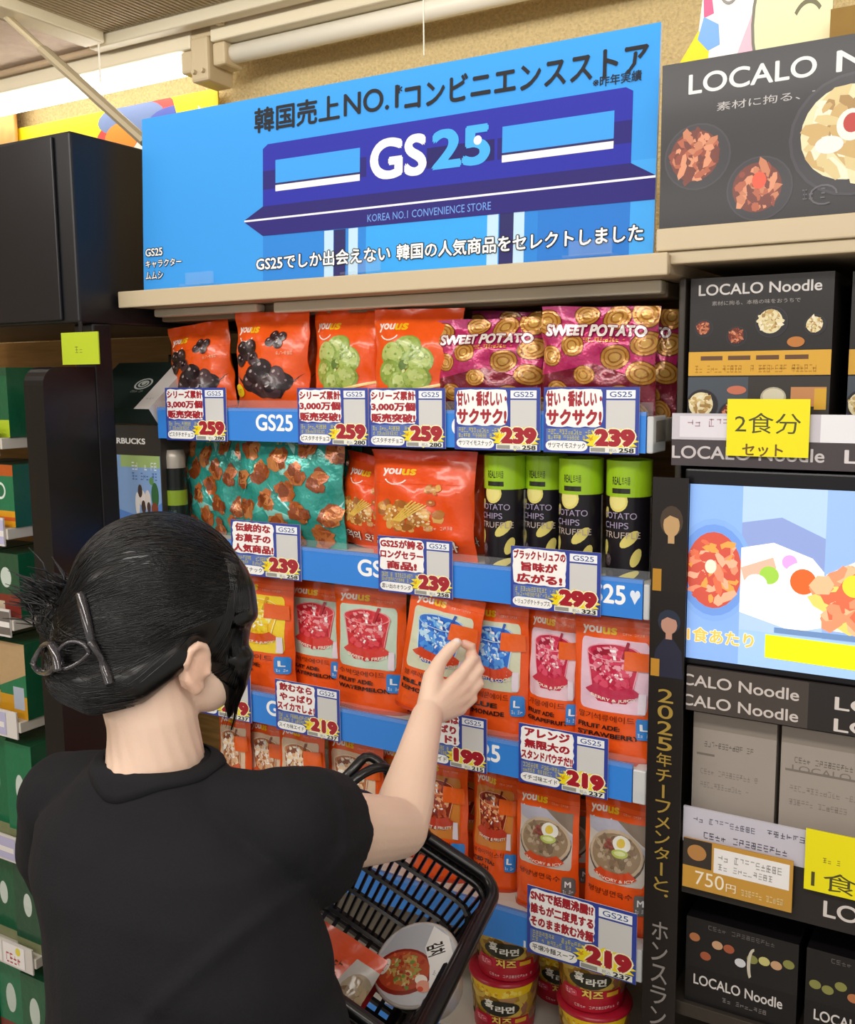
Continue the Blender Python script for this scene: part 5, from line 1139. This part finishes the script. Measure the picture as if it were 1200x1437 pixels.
ca = body.color_attributes.new('Col', 'FLOAT_COLOR', 'POINT'); ca.data.foreach_set('color', cols.ravel())
set_coords(body, co-np.array(WO))
o = link('body', body, print_mat('skin', .45, 0, sss=.12, bump=.06, bscale=220), woman)

# T-shirt
SC_ = []
SC_ += [('l', [((.628, -.596, .80), .180, .128), ((.626, -.594, .88), .175, .122), ((.620, -.592, .95), .166, .115), ((.600, -.588, 1.03), .158, .112), ((.576, -.584, 1.09), .160, .106), ((.563, -.580, 1.130), .152, .092), ((.560, -.577, 1.166), .112, .072), ((.560, -.576, 1.195), .080, .060), ((.560, -.575, 1.208), .067, .056)])]
SC_ += [('t', [NB+Vector((.03, 0, -.03)), (.632, -.562, 1.160), SH_R+Vector((0, .0, .004))], [.036, .046, .056]), ('t', [NB+Vector((-.03, 0, -.03)), (.478, -.570, 1.152), SH_L+Vector((-.004, 0, .004))], [.036, .046, .056])]
d_ = (EL_R-SH_R).normalized()
SC_ += [('f', [SH_R+Vector((-.02, -.02, .0)), SH_R+d_*.025+Vector((0, 0, -.004)), SH_R+d_*.070+Vector((-.004, 0, -.010))], [.056, .059, .060], 1.24)]
SC_ += [('t', [(.655, -.545, 1.09), SH_R+d_*.03+Vector((0, 0, -.012))], [.06, .056])]
dl = (EL_L-SH_L).normalized(); SC_ += [('f', [SH_L, SH_L+dl*.07+Vector((-.026, -.006, 0)), SH_L+dl*.115+Vector((-.028, -.006, 0))], [.056, .062, .060], 1.0)]
shirt = skin_blob('t_shirt', SC_, .0042, 5)
co = coords(shirt); n = np.empty(len(co)*3); shirt.vertices.foreach_get('normal', n); n = n.reshape(-1, 3); dsp = np.zeros(len(co))
for i, p in enumerate(co):
    v = Vector(p); low = max(0, min(1, (1.16-p[2])/.2))
    q = Vector((p[0]*5+p[2]*3.2, p[1]*5, p[2]*9-p[0]*5)); f1 = noise.noise(q); f2 = noise.noise(Vector((p[0]*9-p[2]*7, p[1]*9, p[2]*5+3)))
    dsp[i] = (.0055*f1+.0050*(1-abs(f2)*2.2)*.6)*low+.0012*noise.noise(v*30)
    k_ = math.exp(-((p[2]-1.00-(.72-p[0])*.25)/.016)**2)*max(0, min(1, (p[0]-.60)/.08)); dsp[i] -= .005*k_     # diagonal fold under the right arm
    k_ = math.exp(-((p[2]-.955-(p[0]-.60)*1.1)/.013)**2)*max(0, min(1, (p[0]-.60)/.06)); dsp[i] += .004*k_
set_coords(shirt, co+n*dsp[:, None]-np.array(WO))
TS = mat('black_cotton', '17171b', .9, noise_amt=.10, scale=350, bump=.12, spec=.35)
ts = link('t_shirt', shirt, TS, woman)
from mathutils.bvhtree import BVHTree
bv_ = BVHTree.FromPolygons([Vector(v.co) for v in shirt.vertices], [tuple(p.vertices) for p in shirt.polygons])
Vc = []; Fc = []; NK = 64
for k in range(NK):
    t_ = 2*math.pi*k/NK; c, s_ = math.cos(t_), math.sin(t_)
    for q in range(6):
        f = q/5; rx, ry = .0585+.0155*f, .0510+.0145*f; x, y = .560+rx*c-WO.x, -.575+ry*s_-WO.y
        h = bv_.ray_cast(Vector((x, y, 2)), Vector((0, 0, -1)))[0]; z = (h.z if h else 1.2)+.0022*(1 if 0 < q < 5 else .2)
        Vc.append((x, y, z+(.003 if q == 0 else 0)))
for k in range(NK):
    for q in range(5): a_, b_ = k*6+q, ((k+1) % NK)*6+q; Fc.append((a_, b_, b_+1, a_+1))
cme = bpy.data.meshes.new('collar'); cme.from_pydata(Vc, [], Fc); co_ = link('collar', cme, mat('black_rib', '18181c', .9, bump=.1, scale=400, spec=.35), ts, True)
m_ = co_.modifiers.new('thick', 'SOLIDIFY'); m_.thickness = .0018; m_.offset = 0
# trousers and shoes
T_ = [('l', [((.610, -.595, .70), .158, .110), ((.612, -.595, .84), .152, .106), ((.613, -.594, .92), .140, .098)])]
for s in (-1, 1): x = .608+s*.078; T_ += [('f', [(x, -.595, .76), (x+s*.004, -.592, .45), (x+s*.003, -.600, .075)], [.088, .068, .056])]
tr = skin_blob('trousers', T_, .007, 4); set_coords(tr, coords(tr)-np.array(WO)); link('trousers', tr, mat('charcoal_cloth', '2c2d33', .85, noise_amt=.1, scale=200), woman)
for s in (-1, 1):
    x = .608+s*.083; sh_ = skin_blob('shoe', [('t', [(x, -.625, .048), (x+s*.006, -.545, .045), (x+s*.010, -.480, .034)], [.040, .040, .030]), ('f', [(x, -.600, .07), (x, -.600, .10)], [.042, .042])], .005, 4)
    c_ = coords(sh_); c_[:, 2] = np.maximum(c_[:, 2], .001); set_coords(sh_, c_-np.array(WO)); link('shoe', sh_, mat('white_shoe', 'd8d6d2', .5), woman)

# hair: cap, chignon and combed strands
bunc = CAMP+ray(112, 900)*1.045; bl = HM.transposed() @ (bunc-HC)/HS
HP = [he((0, -.014, .034), (.086, .105, .092)), he((0, -.052, -.008), (.079, .076, .086)), he((-.004, -.078, -.055), (.058, .050, .044)), he((.052, .012, .030), (.036, .066, .052)), he((-.052, .012, .030), (.036, .066, .052))]
HP += [('t', [hp_(.062, -.014, -.030), hp_(.054, -.055, -.058), hp_(.030, -.090, -.070), hp_(.006, -.104, -.066)], [.020, .028, .032, .030]), ('t', [hp_(-.062, -.014, -.030), hp_(-.054, -.055, -.058), hp_(-.030, -.090, -.070)], [.020, .028, .032])]
for q in (1, -1): HP += [he((q*.046, .034, .024), (.040, .050, .068)), he((q*.050, .052, -.002), (.027, .030, .064)), ('t', [hp_(q*.054, .048, .050), hp_(q*.060, .056, .010), hp_(q*.060, .062, -.030), hp_(q*.055, .068, -.064), hp_(q*.047, .073, -.094), hp_(q*.040, .076, -.118)], [.027, .027, .023, .017, .0095, .002], .9)]
HP += [('e', bunc+Vector((.004, .004, -.026)), (.033, .032, .032)), ('e', bunc+Vector((.004, .004, .014)), (.032, .030, .030)), ('e', bunc-RT*.016+UP*.030, (.026, .025, .022)), ('e', bunc-RT*.030+UP*.018, (.016, .016, .016)), ('e', hp_(.004, -.096, -.050), (.044, .034, .042))]
hm = skin_blob('hair', HP, .0034, 16); set_coords(hm, coords(hm)-np.array(WO))
HAIR = mat('black_hair', '070607', .28, noise_amt=.2, scale=14, spec=.6, bump=0)
hair = link('hair', hm, HAIR, woman)
R = random.Random(11)
from mathutils.bvhtree import BVHTree
hbv = BVHTree.FromPolygons([Vector(v.co)+WO for v in hm.vertices], [tuple(p.vertices) for p in hm.polygons])
def shell(d, lift=0.0, c=(0, -.02, .0)):
    """point of the hair surface in direction d (head-local) from the middle of the head"""
    o_ = hp_(*c); dd = (HM @ d).normalized(); h = hbv.ray_cast(o_+dd*.3, -dd)
    return h[0]+h[1]*lift if h[0] else None
def strands(name, n, gen, m=HAIR, w=.0016):
    b = MB()
    for i in range(n):
        pts = gen(i)
        if pts: k = len(pts); ww = w*(.6+.8*R.random()); b.tube([p-WO for p in pts], [ww*min(1, .35+2.2*min(j, k-1-j)/k) for j in range(k)], 4, .7, cap=False)
    return b.build(name, m, hair, True)
end0 = Vector((bl.x, bl.y, bl.z)).normalized()
def comb(i):
    s = 1 if R.random() < .68 else -1; a_ = R.random()
    # roots along the hairline: from the middle of the forehead over the temple and round the ear to the nape
    if a_ < .55: q = a_/.55; th = math.radians(88-78*q); st = Vector((s*math.cos(th)*.9, .75*math.cos(th*.3)*(1-.35*q), .75*math.sin(th)+.08))
    elif a_ < .72: q = (a_-.55)/.17; st = Vector((s*(.95-.1*q), .30-.75*q, -.02-.22*q))
    else: q = (a_-.72)/.28; st = Vector((s*(.85-.8*q), -.30-.35*R.random(), -.45-.5*R.random()))
    st.normalize(); e = (end0+Vector((R.gauss(0, .12), R.gauss(0, .05), R.gauss(.06, .14)))).normalized()
    an = st.angle(e); k = 12; out = []; lf = R.uniform(-.0004, .0007); u0 = R.uniform(0, .55) if i % 3 else 0; u1 = min(1, u0+R.uniform(.4, .8))
    for j in range(k):
        u = u0+j/(k-1)*(u1-u0); d = (st*math.sin((1-u)*an)+e*math.sin(u*an))/math.sin(an); p = shell(d, lf)
        if p is None: return None
        out.append(p)
    return out
strands('combed_strands', 2400, comb, w=.0007)
def front(i):
    s = 1 if i % 3 else -1; a_ = R.random(); pts = []; x0 = .028+.02*R.random(); dr = R.uniform(-.012, .006)
    f0 = R.uniform(-.25, 1.0)
    for j in range(9):
        u = j/8*R.uniform(.98, 1.0); d = Vector((s*(.62+.25*math.sin(u*2.6)-.30*u*u*f0), .55+.35*f0*(.4+.6*u), .95-1.85*u)).normalized(); p = shell(d, .0006)
        if p is None: break
        pts.append(p)
    if len(pts) < 3: return None
    if R.random() < .5: pts += [pts[-1]+HU*-.012+HF*.001-HR*s*.002, pts[-1]+HU*-.026+HF*.001-HR*s*.006]
    return pts
strands('face_strands', 320, front, w=.0007)
def tuft(i):
    c = bunc-RT*R.gauss(.016, .013)+UP*R.gauss(.030, .010)+FW*R.gauss(0, .008); d = (-RT*R.uniform(.1, 1.0)+UP*R.uniform(.25, 1.0)+FW*R.uniform(-.4, .4)).normalized(); l = R.uniform(.018, .042)
    return [c, c+d*l*.5+UP*.003, c+d*l+(-RT*.008)]
strands('bun_tuft', 380, tuft, w=.0015)
def wrap(i):
    c = bunc+Vector((.004, .004, -.024 if i % 2 else .012)); ph = R.random()*6.28; z = R.uniform(-.9, .9); out = []; ax = (Vector((.3, .5, .2))+Vector((R.gauss(0, .2), R.gauss(0, .2), R.gauss(0, .3)))).normalized(); u = ax.orthogonal().normalized(); v = ax.cross(u); rr = .0365*math.sqrt(1-z*z*.6)
    for k in range(8): t_ = ph+k*.32; out.append(c+ax*(z*.028)+(u*math.cos(t_)+v*math.sin(t_))*rr)
    return out
strands('bun_strands', 260, wrap, w=.0015)
# claw clip in the hair
CLIPM = mat('smoky_plastic', '5a565c', .06, trans=.7, ior=1.45, coat=1)
def cp_(px, py, off=.004):
    v = ray(px, py); h = hbv.ray_cast(CAMP, v.normalized())
    t_ = min(1.02, v.normalized().dot(h[0]-CAMP)/v.length) if h[0] else 1.015
    return CAMP+v*(t_-off)
clip = empty('hair_clip', cp_(100, 915)); tag(clip, 'smoky clear plastic claw clip holding the dark hair bun', 'hair clip')
CO = cp_(100, 915)
def ctube(name, pts, r, n=8, fl=.7):
    Q = []; pts = [Vector(p)-CO for p in pts]
    for i in range(len(pts)-1):
        for s in range(5):
            p0, p1, p2, p3 = pts[max(i-1, 0)], pts[i], pts[i+1], pts[min(i+2, len(pts)-1)]; u = s/5
            Q.append(.5*((2*p1)+(p2-p0)*u+(2*p0-5*p1+4*p2-p3)*u*u+(3*p1-p0-3*p2+p3)*u**3))
    Q.append(pts[-1]); b = MB(); b.tube(Q, r, n, fl); return b.build(name, CLIPM, clip, True)
ctube('claw_arm', [cp_(113, 833), cp_(117, 850), cp_(121, 868), cp_(125, 886), cp_(130, 906)], .0050)
ctube('claw_arm', [cp_(127, 900, .006), cp_(136, 914, .006), cp_(144, 930), cp_(150, 946), cp_(154, 960)], .0052)
ctube('clip_loop', [cp_(126, 916, .01), cp_(116, 903, .01), cp_(98, 901, .01), cp_(84, 911, .01), cp_(80, 928, .01), cp_(91, 938, .01), cp_(110, 930, .01), cp_(126, 916, .01)], .0030)
ctube('clip_loop', [cp_(82, 922, .01), cp_(73, 904, .01), cp_(60, 908, .01), cp_(47, 931, .01), cp_(58, 943, .01), cp_(73, 942, .01), cp_(82, 922, .01)], .0042)
ctube('clip_hinge', [cp_(72, 905, .016), cp_(79, 920, .016), cp_(82, 942, .016)], .0045)
